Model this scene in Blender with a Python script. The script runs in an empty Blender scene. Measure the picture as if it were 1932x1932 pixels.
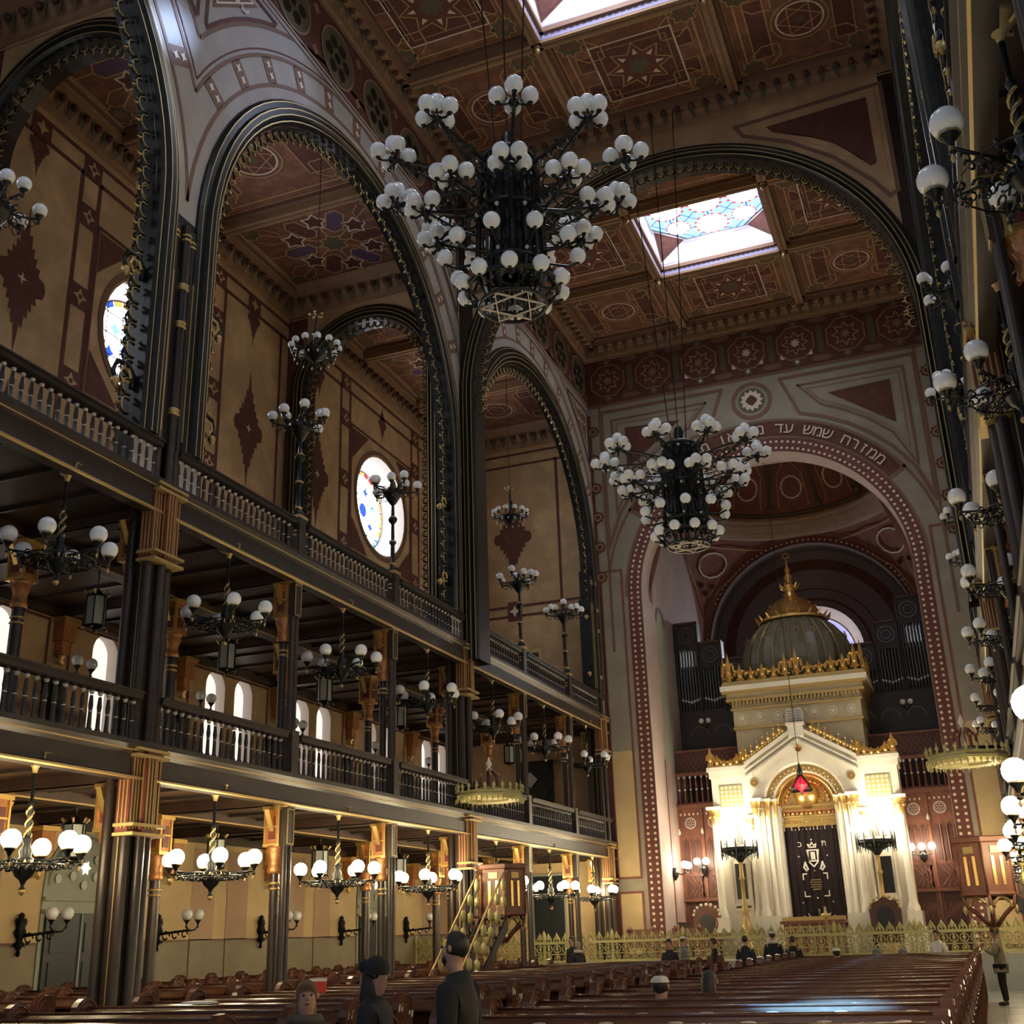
import bpy, math, random
from mathutils import Vector, Matrix
random.seed(7)
PI = math.pi
C = bpy.context.scene.collection
# ------------------------------------------------------------------ camera, world, exposure
sc = bpy.context.scene
cam_d = bpy.data.cameras.new('camera'); cam = bpy.data.objects.new('camera', cam_d); C.objects.link(cam)
yaw, pitch, roll = [math.radians(a) for a in (20.7934, 20.3041, -1.91472)]
cy, sy = math.cos(yaw), math.sin(yaw)
F = Vector((-sy*math.cos(pitch), cy*math.cos(pitch), math.sin(pitch)))
R0 = Vector((cy, sy, 0)); U0 = R0.cross(F)
R1 = R0*math.cos(roll) + U0*math.sin(roll); U1 = U0*math.cos(roll) - R0*math.sin(roll)
m = Matrix((R1, U1, -F)).transposed().to_4x4(); m.translation = (0, 0, 1.8)
cam.matrix_world = m
cam_d.sensor_width = 36; cam_d.lens = 40.496; cam_d.clip_end = 300; cam_d.clip_start = .05
sc.camera = cam
sc.view_settings.view_transform = 'Standard'; sc.view_settings.look = 'None'
sc.view_settings.gamma = 1; sc.view_settings.use_curve_mapping = False
sc.view_settings.exposure = 0.0
sc.cycles.use_denoising = True
sc.cycles.max_bounces = 6; sc.cycles.diffuse_bounces = 4; sc.cycles.glossy_bounces = 3; sc.cycles.caustics_reflective = False
sc.cycles.sample_clamp_indirect = 4
world = bpy.data.worlds.new('world'); sc.world = world; world.use_nodes = True
wn = world.node_tree.nodes['Background']; wn.inputs[0].default_value = (.62, .70, .85, 1); wn.inputs[1].default_value = .45

CX = -5.65                      # nave centre line
XL, XR = -12.4, 1.1             # arcade planes
XWL, XWR = -18.5, 7.2           # outer aisle walls
S, Y0 = 4.404, 15.433
YA, YB, YD = Y0, Y0+3*S, Y0+6*S
YBACK = -10.0
ZC = 25.3                       # nave ceiling
ZAC = 22.0                      # aisle ceiling
G1, G1F, G1R = 4.35, 4.95, 5.75 # lower gallery: fascia bottom, fascia top, rail top
G2, G2F, G2R = 8.88, 9.48, 10.22
TD = .38                        # arcade wall thickness
ZSP, RA = 15.0, 5.7             # arcade arch spring, radius

def spot(name, loc, target, energy, color, angle, blend=.3, size=.05):
    l = bpy.data.lights.new(name, 'SPOT'); l.energy = energy; l.color = color; l.spot_size = math.radians(angle)
    l.spot_blend = blend; l.shadow_soft_size = size
    o = bpy.data.objects.new(name, l); C.objects.link(o); o.location = loc
    o.rotation_euler = (Vector(target)-Vector(loc)).to_track_quat('-Z', 'Y').to_euler(); return o
def area(name, loc, target, energy, color, sx, sy_):
    l = bpy.data.lights.new(name, 'AREA'); l.energy = energy; l.color = color; l.shape = 'RECTANGLE'; l.size = sx; l.size_y = sy_
    o = bpy.data.objects.new(name, l); C.objects.link(o); o.location = loc
    o.rotation_euler = (Vector(target)-Vector(loc)).to_track_quat('-Z', 'Y').to_euler(); return o
# spots in the skylight shafts: sun on left spandrels, imitated window reflection on pews
spot('skylight_spot', (CX+1.0, 22.9, 26.1), (XL, 14.5, 18.9), 34000, (.42, .60, 1), 5.0, 1.0, .3)
spot('skylight_spot', (CX+1.2, 22.9, 26.1), (XL, 18.0, 20.6), 1500, (.55, .66, 1), 26, .9)
spot('skylight_spot', (CX+.8, 8.8, 26.1), (-1.55, 12.2, 1.1), 1300000, (.10, .44, 1), 3.9, .8)  # added spotlight in place of a blue window reflection in the glossy wood

# ------------------------------------------------------------------ materials
def mat(name, col, rough=.6, metal=0., emit=None, es=0., var=0., vscale=3., spec=.5, bump=0.):
    m = bpy.data.materials.new(name); m.use_nodes = True; nt = m.node_tree; b = nt.nodes['Principled BSDF']
    b.inputs['Base Color'].default_value = (*col, 1); b.inputs['Roughness'].default_value = rough
    b.inputs['Metallic'].default_value = metal; b.inputs['Specular IOR Level'].default_value = spec
    if emit:
        b.inputs['Emission Color'].default_value = (*emit, 1); b.inputs['Emission Strength'].default_value = es
    if var or bump:
        tc = nt.nodes.new('ShaderNodeTexCoord'); n = nt.nodes.new('ShaderNodeTexNoise')
        n.inputs['Scale'].default_value = vscale; n.inputs['Detail'].default_value = 5; n.inputs['Roughness'].default_value = .6
        nt.links.new(tc.outputs['Object'], n.inputs['Vector'])
        if var:
            r = nt.nodes.new('ShaderNodeMapRange'); r.inputs[1].default_value = .45; r.inputs[2].default_value = .75
            r.inputs[3].default_value = 1-var; r.inputs[4].default_value = 1+var
            nt.links.new(n.outputs['Fac'], r.inputs[0])
            mx = nt.nodes.new('ShaderNodeVectorMath'); mx.operation = 'SCALE'; mx.inputs[0].default_value = col
            nt.links.new(r.outputs[0], mx.inputs['Scale']); nt.links.new(mx.outputs[0], b.inputs['Base Color'])
        if bump:
            bp = nt.nodes.new('ShaderNodeBump'); bp.inputs['Strength'].default_value = bump
            nt.links.new(n.outputs['Fac'], bp.inputs['Height']); nt.links.new(bp.outputs[0], b.inputs['Normal'])
    return m
M = {}
M['tan'] = mat('tan_plaster', (.56, .37, .20), .8, var=.22, vscale=.9)
M['yellow'] = mat('yellow_plaster', (.62, .46, .24), .75, var=.10, vscale=1.2)
M['dado'] = mat('dado_stone', (.25, .20, .13), .6, var=.12, vscale=1.5)
M['pinkstripe'] = mat('pink_stripe_paint', (.46, .31, .20), .75)
M['beige'] = mat('beige_plaster', (.34, .30, .24), .8, var=.12, vscale=1.2)
M['stone'] = mat('grey_painted_stone', (.40, .36, .33), .8, var=.10, vscale=1.0)
M['maroon'] = mat('maroon_paint', (.13, .045, .035), .8, var=.2, vscale=4)
M['brownline'] = mat('brown_line_paint', (.20, .11, .075), .8)
M['red'] = mat('brick_red_paint', (.17, .055, .045), .8, var=.2, vscale=5)
M['ceilbase'] = mat('ceiling_red_brown', (.27, .12, .078), .8, var=.3, vscale=2.5)
M['ceilframe'] = mat('ceiling_frame_wood', (.34, .20, .115), .7, var=.15, vscale=3)
M['ceildark'] = mat('ceiling_dark_panel', (.15, .055, .045), .8, var=.25, vscale=6)
M['ceilgold'] = mat('ceiling_ochre_line', (.50, .30, .15), .7)
M['ceilwhite'] = mat('ceiling_pale_line', (.75, .66, .55), .7)
M['olive'] = mat('olive_star_paint', (.12, .105, .065), .8)
M['purple'] = mat('purple_panel_paint', (.12, .07, .14), .8)
M['cream'] = mat('cream_line', (.72, .62, .47), .7)
M['iron'] = mat('dark_bronze', (.022, .024, .024), .38, metal=.55, var=.3, vscale=8)
M['darkwood'] = mat('dark_gallery_wood', (.036, .026, .023), .42, var=.2, vscale=3)
M['slab'] = mat('gallery_soffit_wood', (.055, .028, .018), .5, var=.3, vscale=2)
M['shaft'] = mat('pier_shaft_iron', (.042, .030, .024), .35, metal=.2, var=.15, vscale=4)
M['redshaft'] = mat('oxblood_band', (.16, .035, .022), .4, var=.2, vscale=5)
M['gold'] = mat('gilding', (.83, .56, .20), .33, metal=.9, bump=.15, vscale=25)
M['dullgold'] = mat('dull_gilding', (.50, .36, .15), .45, metal=.6)
M['copper'] = mat('gilt_capital', (.55, .24, .09), .4, metal=.45, var=.3, vscale=20)
M['globe'] = mat('white_glass_globe', (.80, .82, .84), .25)
M['lit'] = mat('lit_glass_globe', (.9, .85, .7), .3, emit=(1, .80, .48), es=75)
M['litwhite'] = mat('lit_ark_globe', (.9, .88, .8), .3, emit=(1, .88, .64), es=60)
M['lantern'] = mat('milky_lantern_glass', (.42, .46, .44), .3)
M['wood'] = mat('polished_pew_wood', (.10, .040, .024), .22, var=.25, vscale=4)
M['woodend'] = mat('pew_end_wood', (.105, .042, .028), .2, var=.2, vscale=5)
M['plate'] = mat('enamel_number_plate', (.45, .36, .28), .4)
M['screenwood'] = mat('carved_screen_wood', (.20, .075, .045), .45, var=.2, vscale=3)
M['screendark'] = mat('screen_recess_wood', (.075, .028, .020), .5)
M['marble'] = mat('white_marble', (.80, .74, .62), .25, var=.05, vscale=2)
M['greymarble'] = mat('grey_marble', (.50, .48, .43), .3, var=.08, vscale=2)
M['towerstone'] = mat('ivory_gilt_stone', (.58, .48, .30), .4, var=.08, vscale=3)
M['floor'] = mat('grey_floor_tile', (.30, .31, .28), .25, var=.08, vscale=1.5)
M['dome'] = mat('grey_green_dome', (.16, .15, .105), .45, var=.15, vscale=3)
M['velvet'] = mat('burgundy_velvet', (.012, .003, .006), .9, var=.3, vscale=6)
M['silver'] = mat('silver_embroidery', (.62, .58, .52), .5)
M['black'] = mat('black_slab', (.012, .011, .010), .3)
M['organwood'] = mat('organ_case_wood', (.030, .022, .020), .5)
M['pipe'] = mat('organ_pipe_metal', (.13, .13, .13), .35, metal=.7)
M['apsewall'] = mat('apse_side_plaster', (.42, .32, .29), .75, var=.08, vscale=1)
M['apsered'] = mat('apse_red_paint', (.24, .085, .06), .75, var=.15, vscale=3)
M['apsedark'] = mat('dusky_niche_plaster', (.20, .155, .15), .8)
M['curtain'] = mat('pale_green_drape', (.35, .38, .28), .8)
M['door'] = mat('dark_green_door', (.015, .022, .026), .45)
M['doorframe'] = mat('pale_green_surround', (.30, .33, .27), .6)
M['winwhite'] = mat('frosted_daylight_glass', (.8, .8, .8), .5, emit=(1, .88, .78), es=1.05)
M['sgwhite'] = mat('bright_clear_glass', (.8, .8, .8), .5, emit=(.93, .97, 1), es=14)
M['sgsky'] = mat('sunlit_clear_glass', (.8, .8, .8), .5, emit=(.88, .94, 1), es=17)
M['sgblue'] = mat('blue_glass', (.05, .1, .4), .3, emit=(.03, .10, .75), es=1.3)
M['sgcyan'] = mat('pale_blue_glass', (.3, .5, .7), .3, emit=(.30, .66, 1), es=1.35)
M['sgred'] = mat('red_glass', (.5, .05, .03), .3, emit=(.75, .03, .03), es=1.0)
M['sgorange'] = mat('amber_glass', (.7, .35, .1), .3, emit=(1, .42, .07), es=1.4)
M['sgviolet'] = mat('violet_glass', (.3, .2, .6), .3, emit=(.30, .22, .95), es=1.6)
M['lead'] = mat('leading', (.02, .03, .10), .5)
M['shaftwhite'] = mat('skylight_shaft_paint', (.80, .78, .80), .7)
M['shaftlilac'] = mat('skylight_lilac_border', (.42, .38, .68), .7)
M['reveal'] = mat('window_reveal_plaster', (.55, .50, .47), .7)
M['railgold'] = mat('pale_gilt_railing', (.42, .38, .16), .5, metal=.25)
M['ruby'] = mat('ruby_lamp_glass', (.6, .02, .04), .2, emit=(1, .01, .04), es=1.6)
M['paper'] = mat('white_paper', (.75, .75, .72), .7)
M['redbox'] = mat('red_card', (.6, .05, .03), .6)
M['tile'] = mat('pattern_tile', (.5, .5, .48), .5)

# ------------------------------------------------------------------ mesh builder
class MB:
    def __init__(s, *mats): s.v = []; s.f = []; s.m = []; s.sm = []; s.mats = []; s.T = None
    def mi(s, k):
        if k not in s.mats: s.mats.append(k)
        return s.mats.index(k)
    def add(s, vs, fs, k, smooth=False):
        n = len(s.v); T = s.T
        if T is not None: vs = [T @ Vector(p) for p in vs]
        s.v += [tuple(p) for p in vs]; i = s.mi(k)
        for f in fs: s.f.append([n+a for a in f]); s.m.append(i); s.sm.append(smooth)
    def quad(s, a, b, c, d, k): s.add([a, b, c, d], [(0, 1, 2, 3)], k)
    def poly(s, ps, k): s.add(ps, [tuple(range(len(ps)))], k)
    def box(s, x0, x1, y0, y1, z0, z1, k):
        s.add([(x0,y0,z0),(x1,y0,z0),(x1,y1,z0),(x0,y1,z0),(x0,y0,z1),(x1,y0,z1),(x1,y1,z1),(x0,y1,z1)],
              [(0,3,2,1),(4,5,6,7),(0,1,5,4),(1,2,6,5),(2,3,7,6),(3,0,4,7)], k)
    def obox(s, c, h, k, rz=0, sx=1):
        T = Matrix.Translation(c) @ Matrix.Rotation(rz, 4, 'Z'); o = s.T; s.T = T if o is None else o @ T
        s.box(-h[0], h[0], -h[1], h[1], -h[2], h[2], k); s.T = o
    def lathe(s, prof, k, c=(0,0,0), n=12, smooth=True, a0=0, a1=2*PI, sq=1.0):
        full = abs(a1-a0-2*PI) < 1e-6; cols = n if full else n+1; vs = []; fs = []
        for i in range(cols):
            a = a0+(a1-a0)*i/n
            for r, z in prof: vs.append((c[0]+r*math.cos(a), c[1]+r*math.sin(a)*sq, c[2]+z))
        L = len(prof)
        for i in range(n):
            j = (i+1) % cols
            for q in range(L-1): fs.append((i*L+q, j*L+q, j*L+q+1, i*L+q+1))
        s.add(vs, fs, k, smooth)
    def sphere(s, c, r, k, n=12, h=8, sz=1.0):
        pr = [(max(1e-4, r*math.sin(PI*i/h)), -r*sz*math.cos(PI*i/h)) for i in range(h+1)]
        s.lathe(pr, k, c, n)
    def tube(s, pts, r, k, n=6, rs=None, closed=False):
        P = [Vector(p) for p in pts]; N = len(P); vs = []; fs = []
        for i in range(N):
            if closed: t = P[(i+1) % N]-P[i-1]
            else: t = P[min(i+1, N-1)]-P[max(i-1, 0)]
            t.normalize(); up = Vector((0,0,1)) if abs(t.z) < .9 else Vector((1,0,0))
            a = t.cross(up).normalized(); b = t.cross(a); rr = rs[i] if rs else r
            for q in range(n):
                g = 2*PI*q/n; vs.append(P[i]+a*rr*math.cos(g)+b*rr*math.sin(g))
        for i in range(N if closed else N-1):
            j = (i+1) % N
            for q in range(n): fs.append((i*n+q, i*n+(q+1) % n, j*n+(q+1) % n, j*n+q))
        if not closed: fs.append(tuple(range(n))[::-1]); fs.append(tuple((N-1)*n+q for q in range(n)))
        s.add(vs, fs, k, n > 4)
    def build(s, name, parent=None, loc=None, kind=None, rz=0):
        me = bpy.data.meshes.new(name); me.from_pydata(s.v, [], s.f)
        for k in s.mats: me.materials.append(M[k])
        me.polygons.foreach_set('material_index', s.m); me.polygons.foreach_set('use_smooth', s.sm); me.update()
        o = bpy.data.objects.new(name, me); C.objects.link(o)
        if loc: o.location = loc
        if rz: o.rotation_euler = (0, 0, rz)
        if parent: o.parent = parent
        if kind: o['kind'] = kind
        return o
class Plane:
    """line work painted on a plane: o + u*U + v*V, lifted by n"""
    def __init__(s, mb, o, U, V, lift=.012):
        s.mb = mb; s.o = Vector(o); s.U = Vector(U); s.V = Vector(V); s.N = s.U.cross(s.V); s.l = lift
    def p(s, u, v, k=0): return s.o+s.U*u+s.V*v+s.N*(s.l*(1+k))
    def seg(s, a, b, w, k, lay=0):
        d = Vector((b[0]-a[0], b[1]-a[1]));
        if d.length < 1e-6: return
        d.normalize(); n = Vector((-d.y, d.x))*w/2; e = d*w/2
        s.mb.quad(s.p(a[0]-e.x-n.x, a[1]-e.y-n.y, lay), s.p(b[0]+e.x-n.x, b[1]+e.y-n.y, lay), s.p(b[0]+e.x+n.x, b[1]+e.y+n.y, lay), s.p(a[0]-e.x+n.x, a[1]-e.y+n.y, lay), k)
    def line(s, pts, w, k, closed=False, lay=0):
        for i in range(len(pts)-(0 if closed else 1)): s.seg(pts[i], pts[(i+1) % len(pts)], w, k, lay+.12*(i % 3))
    def fill(s, pts, k, lay=0):
        c = (sum(p[0] for p in pts)/len(pts), sum(p[1] for p in pts)/len(pts)); vs = [s.p(*c, lay)]+[s.p(*p, lay) for p in pts]; n = len(pts)
        s.mb.add(vs, [(0, i+1, (i+1) % n+1) for i in range(n)], k)
    def rect(s, u0, u1, v0, v1, w, k, lay=0): s.line([(u0,v0),(u1,v0),(u1,v1),(u0,v1)], w, k, True, lay)
    def frect(s, u0, u1, v0, v1, k, lay=0): s.mb.quad(s.p(u0,v0,lay), s.p(u1,v0,lay), s.p(u1,v1,lay), s.p(u0,v1,lay), k)
    def arc(s, c, r, a0, a1, w, k, n=24, lay=0, ru=1.0):
        vs = []; 
        for i in range(n+1):
            a = a0+(a1-a0)*i/n
            vs += [s.p(c[0]+(r-w/2)*math.cos(a)*ru, c[1]+(r-w/2)*math.sin(a), lay), s.p(c[0]+(r+w/2)*math.cos(a)*ru, c[1]+(r+w/2)*math.sin(a), lay)]
        s.mb.add(vs, [(2*i, 2*i+1, 2*i+3, 2*i+2) for i in range(n)], k)
    def ring(s, c, r, w, k, n=24, lay=0): s.arc(c, r, 0, 2*PI, w, k, n, lay)
    def disc(s, c, r, k, n=20, lay=0): s.fill([(c[0]+r*math.cos(2*PI*i/n), c[1]+r*math.sin(2*PI*i/n)) for i in range(n)], k, lay)
    def star(s, c, r, k, n=8, q=.72, lay=0, rot=0):
        s.fill([(c[0]+(r if i % 2 == 0 else r*q)*math.cos(PI*i/n+rot), c[1]+(r if i % 2 == 0 else r*q)*math.sin(PI*i/n+rot)) for i in range(2*n)], k, lay)
    def starline(s, c, r, w, k, n=8, q=.72, lay=0, rot=0):
        s.line([(c[0]+(r if i % 2 == 0 else r*q)*math.cos(PI*i/n+rot), c[1]+(r if i % 2 == 0 else r*q)*math.sin(PI*i/n+rot)) for i in range(2*n)], w, k, True, lay)
    def medallion(s, c, w, h, k, lay=0):
        """tall ragged diamond ornament"""
        pts = []
        n = 44
        for i in range(n):
            a = 2*PI*i/n; ca, sa = math.cos(a), math.sin(a); d = 1/(abs(ca)**.75+abs(sa)**.75)**(1/.75)
            j = 1+.10*(1 if i % 2 else -1)
            pts.append((c[0]+w*ca*d*j*1.15, c[1]+h*sa*d*j))
        s.fill(pts, k, lay)
    def tri(s, a, b, c, k, lay=0): s.fill([a, b, c], k, lay)

def thing(name, label, cat, loc=(0,0,0), rz=0, group=None):
    o = bpy.data.objects.new(name, None); C.objects.link(o); o.location = loc; o.rotation_euler = (0,0,rz)
    o['label'] = label; o['category'] = cat; o.empty_display_size = .1
    if group: o['group'] = group
    return o
def tag(o, label, cat, group=None):
    o['label'] = label; o['category'] = cat
    if group: o['group'] = group
    return o
KIDS = {}
def kids(o): return [c for c in KIDS_ALL(o)]
def KIDS_ALL(o): return list(o.children)
def dup(o, parent=None, loc=None, rz=None, label=None, group=None):
    c = o.copy(); C.objects.link(c)
    if parent: c.parent = parent
    if loc is not None: c.location = loc
    if rz is not None: c.rotation_euler = (0, 0, rz)
    if label: c['label'] = label
    if group: c['group'] = group
    for ch in list(o.children): dup(ch, c)
    return c
ORD = ['first', 'second', 'third', 'fourth', 'fifth', 'sixth', 'seventh', 'eighth', 'ninth', 'tenth', 'eleventh', 'twelfth', 'thirteenth', 'fourteenth', 'fifteenth', 'sixteenth', 'seventeenth', 'eighteenth', 'nineteenth', 'twentieth', 'twenty-first', 'twenty-second', 'twenty-third', 'twenty-fourth', 'twenty-fifth', 'twenty-sixth', 'twenty-seventh', 'twenty-eighth']
def mx(x): return 2*CX-x
SIDES = (('left', 1), ('right', -1))
def sx(side, x): return x if side > 0 else mx(x)      # mirror a left-hand x across the nave
# ------------------------------------------------------------------ structure
MIR = Matrix.Translation((2*CX, 0, 0)) @ Matrix.Diagonal((-1, 1, 1, 1))
def sideT(s): return None if s > 0 else MIR
def strip_arch(mb, P, uc, vs, r, top, k, n=20, u0=None, u1=None):
    """fill between a half circle (centre uc,vs) and the line v=top, u in [uc-r, uc+r]"""
    for i in range(n):
        a, b = PI-PI*i/n, PI-PI*(i+1)/n
        ua, ub = uc+r*math.cos(a), uc+r*math.cos(b)
        mb.quad(P.p(ua, vs+r*math.sin(a), -1), P.p(ub, vs+r*math.sin(b), -1), P.p(ub, top, -1), P.p(ua, top, -1), k)
def soffit_arch(mb, P, uc, vs, r, depth, k, vb, n=20, jamb=True):
    pts = [(uc+r*math.cos(PI-PI*i/n), vs+r*math.sin(PI-PI*i/n)) for i in range(n+1)]
    if jamb: pts = [(uc-r, vb)]+pts+[(uc+r, vb)]
    D_ = -P.N*depth
    for a, b in zip(pts, pts[1:]):
        mb.quad(P.p(*a, -1), P.p(*b, -1), P.p(*b, -1)+D_, P.p(*a, -1)+D_, k)
def wr(mb, P, u0, u1, v0, v1, k): mb.quad(P.p(u0,v0,-1), P.p(u1,v0,-1), P.p(u1,v1,-1), P.p(u0,v1,-1), k)
def circ_hole(mb, P, uc, vc, r, h, k, depth, kr, n=32):
    for i in range(n):
        a, b = 2*PI*i/n, 2*PI*(i+1)/n
        def sq(t):
            c, s_ = math.cos(t), math.sin(t); q = h/max(abs(c), abs(s_)); return (uc+q*c, vc+q*s_)
        A, B = (uc+r*math.cos(a), vc+r*math.sin(a)), (uc+r*math.cos(b), vc+r*math.sin(b))
        mb.quad(P.p(*A,-1), P.p(*B,-1), P.p(*sq(b),-1), P.p(*sq(a),-1), k)
        A2, B2 = (uc+r*.80*math.cos(a), vc+r*.80*math.sin(a)), (uc+r*.80*math.cos(b), vc+r*.80*math.sin(b))
        mb.quad(P.p(*A,-1), P.p(*B,-1), P.p(*B2,-1)-P.N*depth, P.p(*A2,-1)-P.N*depth, kr)

# floor
f = MB(); f.box(XWL-.5, XWR+.5, -8, 56, -.3, 0, 'floor')
for x in range(-18, 8, 2):
    f.box(x-.015, x+.015, -8, 37.2, 0, .002, 'dado')
for y in range(-6, 37, 2): f.box(XWL, XWR, y-.015, y+.015, 0, .002, 'dado')
f.build('floor', kind='structure')
f = MB()                                                     # raised platform in front of the ark, with three steps
f.box(XWL, XWR, 37.6, 57, 0, .95, 'floor')
for i in range(3): f.box(CX-4.5, CX+4.5, 36.55+.35*i, 37.6, .24*i, .24*i+.24, 'greymarble')
f.build('floor_platform', kind='structure')

def arcade(side, s):
    mb = MB(); mb.T = sideT(s)
    P = Plane(mb, (XL, 0, 0), (0,1,0), (0,0,1)); Pb = Plane(mb, (XL-TD, 0, 0), (0,1,0), (0,0,1))
    top = ZC
    for b in (-1, 0, 1):
        yc = Y0+1.5*S+3*S*b; h = 1.5*S
        strip_arch(mb, P, yc, ZSP, RA, top, 'stone'); strip_arch(mb, Pb, yc, ZSP, RA, ZAC, 'stone')
        for u0, u1 in ((yc-h, yc-RA), (yc+RA, yc+h)):
            wr(mb, P, u0, u1, G2F, top, 'stone'); wr(mb, Pb, u0, u1, G2F, ZAC, 'stone')
        soffit_arch(mb, P, yc, ZSP, RA, TD, 'iron', G2F)
        # painted bands round the arch, blocks, outer mouldings
        for r, w, k in ((6.62, .09, 'brownline'), (7.28, .09, 'brownline'), (7.42, .04, 'maroon'), (7.95, .10, 'brownline')):
            amax = math.acos(min(1, h/r)) if r > h else 0
            P.arc((yc, ZSP), r, amax, PI-amax, w, k, 40)
        for i in range(13):
            a = PI*(.10+.80*i/12)
            if abs(6.95*math.cos(a)) > h-.3: continue
            o, U, V = P.o, P.U, P.V
            c = (yc+6.95*math.cos(a), ZSP+6.95*math.sin(a)); e = Vector((math.cos(a), math.sin(a))); t = Vector((-e.y, e.x))
            def q(x, y): return (c[0]+e.x*y+t.x*x, c[1]+e.y*y+t.y*x)
            P.fill([q(-.2,-.3), q(.2,-.3), q(.2,.3), q(-.2,.3)], 'brownline', 0)
            P.star(q(0, .13), .12, 'cream', 4, .45, 1); P.star(q(0, -.13), .12, 'cream', 4, .45, 1)
        # triangular panels over the haunches
        for d in (-1, 1):
            A, B, Q = (yc+d*(h-.15), 22.1), (yc+d*3.95, 22.1), (yc+d*(h-.15), 19.95)
            P.line([B, A, Q]+[(yc+d*8.05*math.sin(t), ZSP+8.05*math.cos(t)) for t in (.92, .84, .76, .68, .60, .52)], .09, 'maroon', True, 1)
            c = (yc+d*(h-1.05), 21.35); P.tri((yc+d*(h-.35), 21.9), (yc+d*4.7, 21.9), (yc+d*(h-.35), 20.55), 'brownline', 1)
            P.line([(yc+d*(h-.42), 21.84), (yc+d*4.9, 21.84), (yc+d*(h-.42), 20.72)], .04, 'cream', True, 2)
            for q_ in (-.35, 0, .35):
                P.arc((c[0]+q_, c[1]+.12), .13, -PI*.95, .1, .05, 'cream', 10, 3)
            P.star((c[0], c[1]+.36), .07, 'cream', 4, .4, 3)
        # frieze under the cornice with pierced rosettes
        P.frect(yc-h, yc+h, 22.35, 24.55, 'maroon', 0); P.seg((yc-h, 22.35), (yc+h, 22.35), .12, 'stone', 1); P.seg((yc-h, 22.5), (yc+h, 22.5), .04, 'cream', 1)
        for i in range(6):
            u = yc-h+(i+.5)*h/3
            P.disc((u, 23.4), .80, 'olive', 24, 1); P.ring((u, 23.4), .82, .07, 'ceilframe', 24, 2)
            for q_ in range(6):
                a = PI/3*q_; P.disc((u+.44*math.cos(a), 23.4+.44*math.sin(a)), .18, 'black', 10, 2)
            P.disc((u, 23.4), .15, 'black', 10, 2)
            P.star((u+h/6, 24.1), .2, 'ceilframe', 4, .5, 1); P.star((u+h/6, 22.8), .2, 'ceilframe', 4, .5, 1)
    mb.build('wall_%s' % side, kind='structure')
for side, s in SIDES: arcade(side, s)

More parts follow.
